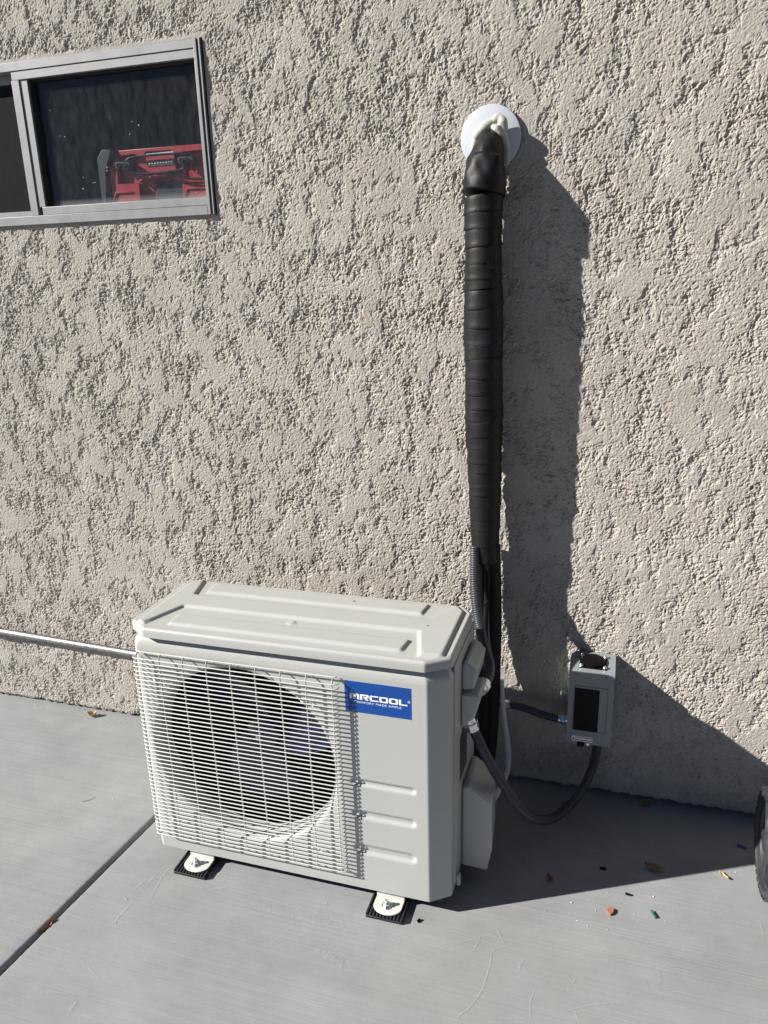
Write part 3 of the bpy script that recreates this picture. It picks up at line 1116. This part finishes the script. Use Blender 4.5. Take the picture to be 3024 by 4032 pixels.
# right-hand side: panel, terminal covers, valve cover, rating plate, grip
build("side_panel", MB().box(0.804, 0.8085, -0.523, -0.287, 0.058, 0.660), 'paint', unit, bevel=0.0015)
cv = MB().prism([(0.8087, 0.556), (0.8087, 0.622), (0.818, 0.632), (0.845, 0.612), (0.838, 0.563)], 'y', -0.452, -0.330)
build("terminal_cover", cv, 'paint', unit, bevel=0.005, seg=3)
cv = MB().prism([(0.8087, 0.462), (0.8087, 0.552), (0.850, 0.554), (0.855, 0.545), (0.842, 0.496), (0.822, 0.470)], 'y', -0.462, -0.372)
build("terminal_cover", cv, 'paint', unit, bevel=0.005, seg=3)
vc = MB()
va = [(0.8087, 0.052), (0.8087, 0.285), (0.826, 0.296), (0.884, 0.256), (0.886, 0.115), (0.874, 0.050)]
vb = [(0.8087, 0.052), (0.8087, 0.285), (0.820, 0.291), (0.872, 0.250), (0.874, 0.115), (0.866, 0.050)]
vc.rings([[(x, -0.450, z) for x, z in va], [(x, -0.315, z) for x, z in vb]])
build("valve_cover", vc, 'paint', unit, bevel=0.008, seg=3)
build("rating_plate", MB().box(0.8087, 0.8092, -0.472, -0.385, 0.318, 0.440), 'label_dark', unit, smooth=0)
gp = MB().prism([(0.8087, 0.545), (0.8087, 0.612), (0.828, 0.604), (0.826, 0.590), (0.816, 0.580), (0.813, 0.545)], 'y', -0.312, -0.292)
build("pipe_guard", gp, 'paint', unit, bevel=0.002)
build("edge_tab", MB().box(0.8087, 0.818, -0.512, -0.500, 0.046, 0.078), 'paint', unit, bevel=0.002)

# feet with bolts
foot_pts = []
for cx_ in (0.128, 0.655):
    mb = MB()
    ton = [(cx_ - 0.036, -0.560), (cx_ - 0.036, -0.590)] + [(cx_ + 0.036 * math.cos(a), -0.592 + 0.026 * math.sin(a)) for a in [PI + PI * k / 10 for k in range(11)]] + [(cx_ + 0.036, -0.590), (cx_ + 0.036, -0.560)]
    mb.prism(ton, 'z', 0.0135, 0.0175)
    mb.box(cx_ - 0.036, cx_ + 0.036, -0.566, -0.5605, 0.0176, 0.0425)
    ft = build("foot", mb, 'wire', unit, bevel=0.0015)
    bx_, by_ = cx_ - 0.003, -0.592
    bo = MB().cyl((bx_, by_, 0.0177), (bx_, by_, 0.0195), 0.0130, 20)
    bo.cyl((bx_, by_, 0.0196), (bx_, by_, 0.0272), 0.0090, 6)
    bo.cyl((bx_, by_, 0.0273), (bx_, by_, 0.0350), 0.0048, 12)
    build("bolt", bo, 'zinc', ft, smooth=30, bevel=0.0006)
for cx_ in (0.128, 0.655):
    build("rear_foot", MB().box(cx_ - 0.036, cx_ + 0.036, -0.300, -0.262, 0.0, 0.0300), 'wire', unit, bevel=0.002)

for i, cx_ in enumerate((0.120, 0.653)):
    pd = thing("rubber_pad", (cx_, -0.575, 0.0),
               ["ribbed black rubber pad under the left foot of the outdoor unit, nearest the slab joint",
                "ribbed black rubber pad under the right foot of the outdoor unit, below the blue badge"][i], "rubber pad", "rubber pads under the outdoor unit")
    build("pad_base", MB().box(cx_ - 0.046, cx_ + 0.046, -0.622, -0.530, 0.0005, 0.0075), 'rubber', pd, bevel=0.001)
    rib = None
    for k in range(11):
        xk = cx_ - 0.0435 + 0.0087 * k
        if rib is None:
            o = build("rib", MB().box(-0.0024, 0.0024, -0.6215, -0.5305, 0.0077, 0.0132), 'rubber', pd, bevel=0.0006)
            rib = o.data
            r0 = xk
            o.location.x = xk
        else:
            o = mesh_obj("rib", rib, None, pd)
            md = o.modifiers.new("bevel", 'BEVEL')
            md.width = 0.0006
            o.location.x = xk

# ------------------------------------------------------------------ wall flange, sealant and wrapped line set
FC = (0.786, -0.006, 1.800)
fl = MB().lathe([(0.0725, 0.0), (0.0725, 0.006), (0.0715, 0.0085), (0.069, 0.0095), (0.02, 0.0105)], (FC[0], -0.004, FC[2]), (0, -1, 0), 64, True, True)
tag(build("wall_flange", fl, 'flange', None, smooth=40), "round white plastic wall flange where the black pipe enters the stucco", "flange")

seal = MB()


def rope(pts, r0, r1, r2):
    P = spline(pts, 7)
    n_ = len(P) - 1
    seal.tube(P, [float(np.interp(i / n_, [0, 0.5, 1], [r0, r1, r2])) for i in range(n_ + 1)], 14)


rope([(0.749, -0.020, 1.762), (0.751, -0.026, 1.786), (0.763, -0.032, 1.806), (0.785, -0.036, 1.816), (0.808, -0.034, 1.813), (0.821, -0.028, 1.796), (0.828, -0.022, 1.768), (0.828, -0.018, 1.736)], 0.0065, 0.0130, 0.0065)
rope([(0.754, -0.034, 1.797), (0.768, -0.040, 1.812), (0.786, -0.040, 1.824), (0.800, -0.036, 1.830)], 0.0115, 0.0140, 0.0090)
rope([(0.794, -0.036, 1.828), (0.805, -0.040, 1.836), (0.815, -0.038, 1.841)], 0.0100, 0.0105, 0.0075)
rope([(0.812, -0.040, 1.838), (0.820, -0.042, 1.826), (0.826, -0.038, 1.806)], 0.0085, 0.0115, 0.0070)
rope([(0.796, -0.044, 1.816), (0.806, -0.050, 1.812), (0.818, -0.048, 1.798)], 0.0050, 0.0085, 0.0060)
rope([(0.752, -0.018, 1.788), (0.788, -0.018, 1.806), (0.824, -0.018, 1.786)], 0.012, 0.014, 0.012)
so = build("pipe_sealant", seal, 'seal', None, smooth=180)
rmod = so.modifiers.new("remesh", 'REMESH')
rmod.mode = 'VOXEL'
rmod.voxel_size = 0.0022
rmod.use_smooth_shade = True
sm = so.modifiers.new("smooth", 'SMOOTH')
sm.iterations = 6
sm.factor = 0.5
tag(so, "lumpy cream sealant squeezed around the pipe at the round flange", "sealant")

ls = thing("wrapped_line_set", (0.795, -0.075, 0.05), "thick black tape-wrapped refrigerant pipe running up the wall to the round flange", "insulated pipe")


def centre(z):
    return (np.interp(z, [0.70, 0.81, 1.10, 1.37, 1.64, 1.72], [0.797, 0.796, 0.789, 0.7845, 0.781, 0.782]), -0.071)


def radius(z):
    return np.interp(z, [0.70, 0.78, 0.84, 0.95, 1.10, 1.30, 1.40, 1.55, 1.66], [0.0365, 0.0375, 0.040, 0.0435, 0.0475, 0.0485, 0.0485, 0.0455, 0.0455])


def band(z_hi, z_lo, tilt, phase, seed, lip=0.0022, name="tape_band"):
    rng = random.Random(seed)
    n = 44
    a1, a2, p1, p2 = rng.uniform(-1, 1) * 0.0016, rng.uniform(-1, 1) * 0.0011, rng.uniform(0, 6), rng.uniform(0, 6)
    rows = []
    h = z_hi - z_lo
    prof = [(0.0, -0.0013), (0.10, -0.0004), (0.28, 0.0001), (0.55, -0.0004), (0.80, 0.0004), (0.95, lip), (1.0, lip * 0.7), (1.0, -0.001)]
    for t, dr in prof:
        row = []
        for k in range(n):
            a = 2 * PI * k / n
            z = z_hi - h * t + tilt * math.cos(a - phase)
            c = centre(z)
            r = radius(z) + dr + a1 * math.sin(2 * a + p1) + a2 * math.sin(3 * a + p2 + 2 * t) + rng.uniform(-1, 1) * 0.00018
            row.append((c[0] + r * math.cos(a), c[1] + r * 0.96 * math.sin(a), z))
        rows.append(row)
    return build(name, MB().rings(rows, True, True), 'black_wrap', ls, smooth=55)


z = 1.665
k = 0
rngb = random.Random(3)
while z > 0.80:
    h = rngb.choice([0.028, 0.034, 0.040, 0.046, 0.037])
    band(z, z - h - 0.004, rngb.uniform(0.001, 0.007), rngb.uniform(-0.6, 1.2), 100 + k, rngb.choice([0.0004, 0.0009, 0.0013, 0.0020]))
    z -= h
    k += 1
band(z, 0.742, 0.002, 1.0, 300, 0.003)
# hood: the last wrap, bending into the wall
hp = spline([(0.792, -0.008, 1.800), (0.791, -0.036, 1.790), (0.789, -0.058, 1.765), (0.786, -0.069, 1.735), (0.783, -0.072, 1.70), (0.781, -0.072, 1.668)], 6)
hr = [float(np.interp(i / (len(hp) - 1), [0, 0.2, 0.4, 0.6, 0.85, 1.0], [0.020, 0.026, 0.036, 0.044, 0.0485, 0.0495])) for i in range(len(hp))]
hd = MB()
rs = []
for i, p in enumerate(hp):
    t = (hp[min(i + 1, len(hp) - 1)] - hp[max(i - 1, 0)]).normalized()
    u = Vector((1, 0, 0))
    u = (u - t * u.dot(t)).normalized()
    w = t.cross(u)
    tt = i / (len(hp) - 1)
    ring = []
    for k_ in range(44):
        a = 2 * PI * k_ / 44
        r = hr[i] * (1 + 0.035 * math.sin(3 * a + 9 * tt) + 0.035 * math.sin(5 * a - 14 * tt) * math.sin(PI * tt) + 0.02 * math.sin(9 * a + 23 * tt) * math.sin(PI * tt))
        q = p + (u * math.cos(a) + w * math.sin(a)) * r
        if tt > 0.7:
            q.z += (tt - 0.7) / 0.3 * (0.012 * math.sin(a * 1.0 + 0.6) - 0.010 * math.cos(a))
        ring.append(q)
    rs.append(ring)
hd.rings(rs, True, True)
build("pipe_hood", hd, 'black_wrap', ls, smooth=60)
hr2 = [r + 0.0022 for r in hr]
cuff = MB()
rs2 = []
for i in range(int(len(rs) * 0.52), len(rs)):
    c = hp[i]
    rs2.append([c + (q - c) * (1 + 0.028) for q in rs[i]])
cuff.rings(rs2, False, False)
cf = build("hood_cuff", cuff, 'black_wrap', ls, smooth=60)
sd = cf.modifiers.new("thick", 'SOLIDIFY')
sd.thickness = 0.0018
build("tape_flap", MB().add([(0.803, -0.1185, 1.552), (0.816, -0.1135, 1.549), (0.814, -0.1155, 1.500), (0.796, -0.1205, 1.497), (0.800, -0.1210, 1.52)], [(0, 1, 2, 3, 4)]), 'black_wrap', ls, smooth=0)
pa = spline([(0.815, -0.070, 0.785), (0.822, -0.070, 0.582), (0.822, -0.070, 0.432), (0.823, -0.080, 0.334), (0.823, -0.100, 0.240), (0.821, -0.150, 0.139), (0.814, -0.21, 0.075), (0.806, -0.27, 0.062), (0.80, -0.285, 0.07)], 8)
build("insulated_pipe", MB().tube(pa, 0.0225, 16), 'black_foam', ls, smooth=60)
pb = spline([(0.781, -0.050, 0.785), (0.785, -0.052, 0.583), (0.795, -0.064, 0.439), (0.800, -0.085, 0.342), (0.803, -0.120, 0.250), (0.799, -0.160, 0.142), (0.800, -0.21, 0.115), (0.81, -0.26, 0.12), (0.82, -0.318, 0.14)], 8)
build("insulated_pipe", MB().tube(pb, 0.0205, 16), 'black_foam', ls, smooth=60)
pc = spline([(0.806, -0.098, 0.79), (0.808, -0.101, 0.68), (0.806, -0.102, 0.60), (0.806, -0.105, 0.52), (0.812, -0.115, 0.42)], 8)
build("signal_cable", MB().tube(pc, 0.0075, 10), 'black_foam', ls, smooth=60)
build("cable_tie", MB().tube(spline([(0.800, -0.108, 0.62), (0.812, -0.110, 0.638), (0.818, -0.106, 0.66), (0.824, -0.100, 0.668)], 6), 0.0016, 6), 'black_plastic', ls)


# ------------------------------------------------------------------ flexible conduits
def ribbed(path, r, pitch=0.0066, amp=0.0019, n=16):
    P = resample(spline(path, 14), pitch / 4)
    rad = [r - amp * (1.0 if i % 4 == 0 else (0.35 if i % 4 in (1, 3) else 0.0)) for i in range(len(P))]
    return MB().tube(P, rad, n)


def connector(name, at, direction, parent, r=0.0165):
    d = Vector(direction).normalized()
    a = Vector(at)
    nut = MB().cyl(a, a + d * 0.014, r * 1.18, 6)
    o = build(name, nut, 'zinc', parent, smooth=30, bevel=0.0012)
    nk = MB().cyl(a - d * 0.012, a - d * 0.0003, r * 0.92, 20)
    nk.cyl(a + d * 0.0143, a + d * 0.020, r * 1.0, 20)
    build("ferrule", nk, 'zinc', o, smooth=30)
    return o


c1 = thing("conduit", (0.84, -0.37, 0.522), "grey ribbed conduit dropping beside the wrapped pipe into the unit's upper side connector", "conduit")
path1 = [(0.773, -0.100, 0.790), (0.774, -0.105, 0.755), (0.778, -0.125, 0.697), (0.794, -0.170, 0.624), (0.823, -0.240, 0.573), (0.845, -0.285, 0.546), (0.852, -0.320, 0.536), (0.851, -0.345, 0.532), (0.847, -0.362, 0.529)]
build("conduit_hose", ribbed(path1, 0.0138), 'conduit', c1, smooth=70)
connector("conduit_nut", (0.843, -0.376, 0.5255), (0.20, 0.95, 0.15), c1)

c2 = thing("conduit", (0.83, -0.43, 0.46), "dark ribbed conduit sagging from the unit's lower side connector to the grey box", "conduit")
path2 = [(0.831, -0.431, 0.448), (0.838, -0.430, 0.431), (0.860, -0.420, 0.372), (0.896, -0.390, 0.279), (0.945, -0.340, 0.164), (0.982, -0.280, 0.094), (1.027, -0.200, 0.053), (1.082, -0.120, 0.078), (1.112, -0.072, 0.137), (1.120, -0.058, 0.187), (1.122, -0.055, 0.226)]
build("conduit_hose", ribbed(path2, 0.0130), 'conduit', c2, smooth=70)
connector("conduit_nut", (0.826, -0.431, 0.461), (0.32, 0.02, -0.95), c2)

c3 = thing("conduit", (0.845, -0.02, 0.266), "short dark conduit between the wall fitting and the left side of the grey box", "conduit")
path3 = [(0.865, -0.046, 0.286), (0.885, -0.049, 0.288), (0.925, -0.054, 0.284), (0.965, -0.058, 0.276), (0.995, -0.060, 0.272), (1.014, -0.060, 0.272)]
build("conduit_hose", ribbed(path3, 0.0115, 0.006, 0.0004), 'conduit', c3, smooth=70)
elbow = MB().tube(spline([(0.836, 0.004, 0.283), (0.836, -0.025, 0.283), (0.840, -0.041, 0.284), (0.853, -0.046, 0.285)], 6), 0.0125, 14)
build("wall_elbow", elbow, 'zinc', c3, smooth=50)
connector("conduit_nut", (0.853, -0.046, 0.285), (1, -0.03, 0.02), c3, 0.0125)
connector("conduit_nut", (1.0305, -0.060, 0.2715), (-1, 0, 0), c3, 0.0125)

dt = MB().tube(spline([(0.846, -0.058, 0.37), (0.849, -0.060, 0.32), (0.857, -0.066, 0.255), (0.870, -0.080, 0.19), (0.878, -0.110, 0.145), (0.877, -0.150, 0.120), (0.866, -0.20, 0.108), (0.852, -0.25, 0.096), (0.835, -0.32, 0.10)], 8), 0.0075, 12)
tag(build("drain_tube", dt, 'tube', None, smooth=60), "thin pale grey tube curving behind the black pipe to the valve cover", "tube")

# ------------------------------------------------------------------ disconnect box
BX0, BX1, BYF, BZ0, BZ1 = 1.0365, 1.1555, -0.100, 0.227, 0.450
dbx = thing("disconnect_box", (1.096, -0.05, BZ0), "grey metal disconnect box with a dark window, mounted on the stucco wall", "electrical box")
build("box_shell", MB().box(BX0 + 0.001, BX1 - 0.001, BYF + 0.004, -0.004, BZ0 + 0.004, BZ1 - 0.012), 'box', dbx, bevel=0.0015)
tp = MB().prism([(BYF - 0.003, BZ1 - 0.014), (BYF - 0.003, BZ1 + 0.0015), (-0.004, BZ1 + 0.014), (-0.004, BZ1 - 0.0118), (BYF + 0.003, BZ1 - 0.0118)], 'x', BX0 - 0.001, BX1 + 0.001)
top_o = build("top_cover", tp, 'box', dbx, bevel=0.0015)
for x in (1.058, 1.133):
    build("rivet_hole", MB().cyl((x, BYF - 0.0036, BZ1 - 0.0065), (x, BYF - 0.0032, BZ1 - 0.0065), 0.0022, 12), 'dark', top_o)
# front cover as a frame with an inset door
fr = MB()
yf0, yf1 = BYF, BYF + 0.0038
dx0, dx1, dz0, dz1 = 1.0505, 1.1405, 0.268, 0.408
fr.box(BX0, dx0, yf0, yf1, BZ0, BZ1 - 0.0145)
fr.box(dx1, BX1, yf0, yf1, BZ0, BZ1 - 0.0145)
fr.box(dx0, dx1, yf0, yf1, BZ0, dz0)
fr.box(dx0, dx1, yf0, yf1, dz1, BZ1 - 0.0145)
build("front_cover", fr, 'box', dbx)
dr = build("door", MB().box(dx0 + 0.0012, dx1 - 0.0012, yf0 - 0.0008, yf1, dz0 + 0.0012, dz1 - 0.0012), 'box', dbx, bevel=0.0008)
dw = MB().box(1.0535, 1.1185, yf0 - 0.0035, yf0 - 0.0010, 0.271, 0.4005)
build("door_window", dw, 'black_plastic', dr, bevel=0.0012)
build("finger_grip", MB().prism([(1.080 + 0.008 * math.cos(PI * k / 8), 0.277 + 0.007 * math.sin(PI * k / 8)) for k in range(9)], 'y', yf0 - 0.0055, yf0 - 0.0037), 'black_plastic', dr, bevel=0.0008)
stk = build("warning_sticker", MB().box(1.0515, 1.1075, yf0 - 0.0004, yf0 + 0.001, 0.2335, 0.2495), 'white', dbx, smooth=0)
rl = MB()
for zc in (0.2462, 0.2385):
    rl.box(1.0605, 1.1070, yf0 - 0.0007, yf0 - 0.0005, zc - 0.0012, zc + 0.0012)
build("sticker_stripe", rl, 'red_print', stk, smooth=0)
build("sticker_symbol", MB().add([(1.0525, yf0 - 0.0006, 0.237), (1.0590, yf0 - 0.0006, 0.237), (1.0558, yf0 - 0.0006, 0.2455)], [(0, 1, 2)]), 'dark', stk, smooth=0)
hs = MB().prism([(1.0665, 0.2330), (1.0665, 0.2240), (1.0700, 0.2190), (1.0820, 0.2190), (1.0855, 0.2240), (1.0855, 0.2330)], 'y', yf0 - 0.004, yf0 - 0.0012)
build("hasp", hs, 'black_plastic', dbx, bevel=0.0008)
sc = MB().cyl((1.0955, yf0 - 0.006, 0.2300), (1.0955, yf0 + 0.001, 0.2300), 0.0052, 8)
build("screw", sc, 'zinc', dbx, bevel=0.0008)
# hub closing plate on the sloping top


def top_z(y):
    return BZ1 + 0.0015 + (y - (BYF - 0.003)) / (0.099) * 0.0125


nrm = Vector((0, -0.0125, 0.099)).normalized()
hbx, hby = 1.0965, -0.054
hc = Vector((hbx, hby, top_z(hby)))
pl_ = MB()
cs = [(-0.036, -0.031), (0.036, -0.031), (0.036, 0.031), (-0.036, 0.031)]
b0 = [Vector((hbx + a, hby + b, top_z(hby + b))) + nrm * 0.0004 for a, b in cs]
pl_.rings([b0, [p + nrm * 0.0022 for p in b0]])
hub = build("hub_plate", pl_, 'black_plastic', top_o, bevel=0.0006)
build("hub_cap", MB().lathe([(0.029, 0.0028), (0.0300, 0.006), (0.0290, 0.0095), (0.024, 0.0112), (0.010, 0.0122)], hc, nrm, 36, False, True), 'black_plastic', top_o)
for a, b in ((-0.031, -0.024), (0.031, -0.024), (0.031, 0.026), (-0.031, 0.026)):
    p = Vector((hbx + a, hby + b, top_z(hby + b))) + nrm * 0.0028
    sc = MB().cyl(p, p + nrm * 0.0015, 0.0058, 16)
    sc.cyl(p + nrm * 0.0016, p + nrm * 0.0058, 0.0042, 6)
    build("hub_screw", sc, 'zinc', top_o, bevel=0.0005)

# ------------------------------------------------------------------ galvanised pipe along the wall on the left
gp_ = thing("metal_conduit", (-0.9, -0.02, 0.291), "galvanised metal pipe running along the wall base left of the unit", "metal pipe")
gz_ = lambda x: 0.2925 - 0.034 * (x + 0.99)
build("pipe_run", MB().cyl((-0.999, -0.0215, gz_(-0.999)), (0.5, -0.0215, gz_(0.5)), 0.0118, 20), 'galv', gp_, smooth=60)
cp = MB().lathe([(0.0125, 0), (0.0155, 0.001), (0.0158, 0.018), (0.0140, 0.021), (0.0140, 0.030), (0.0158, 0.033), (0.0155, 0.055), (0.0125, 0.056)], (-1.042, -0.0215, gz_(-1.042)), (1, 0, -0.034), 24)
build("coupling", cp, 'galv', gp_, smooth=40)
build("coupling_screw", MB().cyl((-1.000, -0.0375, gz_(-1.0)), (-1.000, -0.042, gz_(-1.0)), 0.0035, 8), 'zinc', gp_)
build("pipe_run", MB().cyl((-2.6, -0.0215, gz_(-2.6)), (-1.0395, -0.0215, gz_(-1.0395)), 0.0118, 20), 'galv', gp_, smooth=60)

# ------------------------------------------------------------------ wheel at the right edge
WC = Vector((1.527, -0.268, 0.1335))
wh = thing("plastic_wheel", (WC.x + 0.028, WC.y, 0.0), "dark grey plastic wheel with spokes and treaded tyre at the right edge", "wheel")
ty = MB().lathe([(0.108, 0.004), (0.112, 0.0), (0.122, 0.001), (0.1275, 0.006), (0.1280, 0.050), (0.122, 0.056), (0.108, 0.054), (0.104, 0.030), (0.108, 0.004)], WC, (1, 0, 0), 64)
tyre = build("tyre", ty, 'wheel_grey', wh, smooth=40)
lug = MB()
for k in range(40):
    a = 2 * PI * k / 40
    da = 0.045
    for x0_, x1_, sh_ in ((0.001, 0.026, 0.0), (0.029, 0.054, 0.078)):
        c = []
        for r in (0.1265, 0.1325):
            for aa, xx_ in ((a + sh_ - da, x0_), (a + sh_ + da, x0_), (a + sh_ + da + 0.02, x1_), (a + sh_ - da + 0.02, x1_)):
                c.append((WC.x + xx_, WC.y + r * math.cos(aa), WC.z + r * math.sin(aa)))
        lug.add(c, [(0, 1, 2, 3), (7, 6, 5, 4), (0, 4, 5, 1), (1, 5, 6, 2), (2, 6, 7, 3), (3, 7, 4, 0)])
build("tread", lug, 'wheel_grey', tyre, smooth=0)
rimo = build("rim", MB().lathe([(0.1075, 0.006), (0.100, 0.010), (0.096, 0.020), (0.096, 0.050), (0.1035, 0.052)], WC, (1, 0, 0), 64), 'wheel_grey', wh, smooth=40)
build("web", MB().lathe([(0.0955, 0.046), (0.020, 0.040), (0.020, 0.036), (0.0955, 0.042)], WC, (1, 0, 0), 48), 'black_plastic', rimo, smooth=40)
build("hub", MB().lathe([(0.004, -0.002), (0.020, 0.0), (0.026, 0.006), (0.028, 0.040)], WC, (1, 0, 0), 32, True, True), 'wheel_grey', wh, smooth=40)
for k in range(6):
    a = 2 * PI * k / 6 + 0.45
    rs = []
    for i in range(9):
        t = i / 8
        r = 0.022 + t * 0.080
        aa = a + 0.22 * math.sin(PI * t * 0.8)
        wd = 0.009 + 0.013 * (1 - t) ** 2 + 0.006 * t
        cy_, cz_ = WC.y + r * math.cos(aa), WC.z + r * math.sin(aa)
        ty_, tz_ = -math.sin(aa), math.cos(aa)
        rs.append([(WC.x + 0.034, cy_ - ty_ * wd, cz_ - tz_ * wd), (WC.x + 0.012, cy_ - ty_ * wd * 0.7, cz_ - tz_ * wd * 0.7), (WC.x + 0.004 + 0.006 * t, cy_, cz_),
                   (WC.x + 0.012, cy_ + ty_ * wd * 0.7, cz_ + tz_ * wd * 0.7), (WC.x + 0.034, cy_ + ty_ * wd, cz_ + tz_ * wd)])
    build("spoke", MB().rings(rs), 'wheel_grey', wh, smooth=50)
build("axle", MB().cyl((WC.x + 0.030, WC.y, WC.z), (WC.x + 0.30, WC.y, WC.z), 0.008, 16), 'zinc', wh)


# ------------------------------------------------------------------ leaves and small litter
def leaf(x, y, z, L, W, rot, curl, mat, label, cat="leaf", seed=0):
    rng = random.Random(seed)
    mb = MB()
    rows = []
    for i in range(8):
        t = i / 7
        w = W * math.sin(PI * min(0.97, 0.06 + t * 0.9)) * (0.85 + 0.3 * rng.random())
        row = []
        for s_ in (-1, -0.45, 0.1, 0.55, 1):
            u, v = (t - 0.5) * L, s_ * w
            h = 0.0012 + curl * (s_ * s_ * 0.8 + (2 * t - 1) ** 2 * 0.7) + rng.random() * curl * 0.35
            row.append((x + u * math.cos(rot) - v * math.sin(rot), y + u * math.sin(rot) + v * math.cos(rot), z + h))
        rows.append(row)
    mb.rings(rows, False, False, closed=False)
    o = build("dry_leaf", mb, mat, None, smooth=0)
    sd = o.modifiers.new("thick", 'SOLIDIFY')
    sd.thickness = 0.0006
    return tag(o, label, cat)


leaf(-0.623, -0.040, 0.005, 0.034, 0.012, 0.3, 0.012, 'leaf_tan', "curled tan leaf on the slab by the wall below the metal pipe", seed=1)
leaf(joint_x(-0.856) - 0.003, -0.856, -0.009, 0.042, 0.010, 1.35, 0.009, 'leaf_orange', "orange dry leaf stuck in the joint between the slabs", seed=2)
leaf(1.267, -0.022, 0.0, 0.036, 0.012, 0.5, 0.008, 'leaf_brown', "brown leaf in shade against the wall base right of the grey box", seed=3)
leaf(1.281, -0.277, 0.0, 0.048, 0.010, -0.2, 0.008, 'leaf_brown', "flat brown leaf in the middle of the unit's shadow", seed=4)
leaf(1.026, -0.383, 0.0, 0.024, 0.006, -0.9, 0.006, 'leaf_orange', "small rust coloured leaf scrap in shade near the valve cover", seed=5)
leaf(1.450, -0.257, 0.0, 0.028, 0.005, -0.8, 0.005, 'leaf_tan', "thin straw coloured leaf scrap at the shadow edge near the wheel", seed=6)
leaf(1.047, -0.075, 0.0, 0.030, 0.006, 0.1, 0.003, 'leaf_brown', "small greyish leaf scrap on the ground below the grey box", seed=8)


def chip(x, y, L, W, H_, rot, mat, name, label, cat, seed):
    rng = random.Random(seed)
    pts = []
    for k in range(7):
        a = 2 * PI * k / 7
        f = 0.75 + 0.4 * rng.random()
        u, v = L * f * math.cos(a), W * f * math.sin(a)
        pts.append((x + u * math.cos(rot) - v * math.sin(rot), y + u * math.sin(rot) + v * math.cos(rot)))
    o = build(name, MB().prism(pts, 'z', 0.0006, H_), mat, None, smooth=0, bevel=0.0006)
    return tag(o, label, cat)


chip(1.176, -0.450, 0.013, 0.0085, 0.007, 1.3, 'terracotta', "clay_chip", "orange clay chip on sunlit concrete right of the unit", "chip", 1)
for i, (x, y, r, L, mt, lab) in enumerate([
    (1.276, -0.431, -1.1, 0.022, 'teal', "short teal and black wire offcut on sunlit concrete"),
    (1.509, -0.132, -0.4, 0.024, 'blue_bit', "blue wire offcut in shade beside the wheel"),
    (1.155, -0.310, 0.1, 0.015, 'black_plastic', "short black wire offcut in the unit's shadow"),
    (1.216, -0.383, -0.2, 0.011, 'black_plastic', "tiny black wire offcut on concrete just outside the unit's shadow"),
    (0.735, -0.600, 1.1, 0.010, 'black_plastic', "tiny black scrap on concrete right of the right rubber pad"),
]):
    d = Vector((math.cos(r), math.sin(r), 0)) * L / 2
    o = build("wire_offcut", MB().cyl(Vector((x, y, 0.0032)) - d, Vector((x, y, 0.0036)) + d, 0.0030, 8), mt, None, smooth=40)
    tag(o, lab, "wire scrap")
tw = build("twig", MB().tube(spline([(-0.35, -0.445, 0.0062), (-0.335, -0.437, 0.0066), (-0.325, -0.42, 0.0075)], 5), 0.0006, 6), 'leaf_brown', None)
tag(tw, "thin bent twig lying on the left concrete slab", "twig")

cr = MB()
rng = random.Random(12)
spots = []
for k in range(240):
    reg = rng.random()
    if reg < 0.35:
        x, y = rng.gauss(1.2, 0.12), rng.gauss(-0.45, 0.06)
    elif reg < 0.55:
        x, y = rng.uniform(0.85, 1.5), rng.uniform(-0.35, -0.01)
    elif reg < 0.75:
        x, y = rng.uniform(-0.98, -0.2), -abs(rng.gauss(0, 0.03)) - 0.008
    else:
        x, y = rng.uniform(-0.9, 1.6), rng.uniform(-1.0, -0.1)
    if -0.02 < x < 0.83 and -0.60 < y < -0.26:
        continue
    z0_ = 0.005 if x < joint_x(y) - 0.014 else 0.0
    if abs(x - joint_x(y)) < 0.016:
        continue
    s_ = 0.0005 + 0.0020 * rng.random() ** 4
    pts = [(x + s_ * rng.uniform(0.7, 1.4) * a, y + s_ * rng.uniform(0.7, 1.4) * b, z0_ + s_ * 0.6 + s_ * rng.uniform(0.5, 0.9) * c) for a, b, c in
           ((1, 0, 0), (0, 1, 0), (-1, 0, 0), (0, -1, 0), (0, 0, 1), (0, 0, -1))]
    cr.add(pts, [(0, 1, 4), (1, 2, 4), (2, 3, 4), (3, 0, 4), (1, 0, 5), (2, 1, 5), (3, 2, 5), (0, 3, 5)])
co_ = build("concrete_crumbs", cr, 'crumb', None, smooth=0)
co_['kind'] = 'stuff'
co_['label'] = "tiny white crumbs scattered over the concrete"
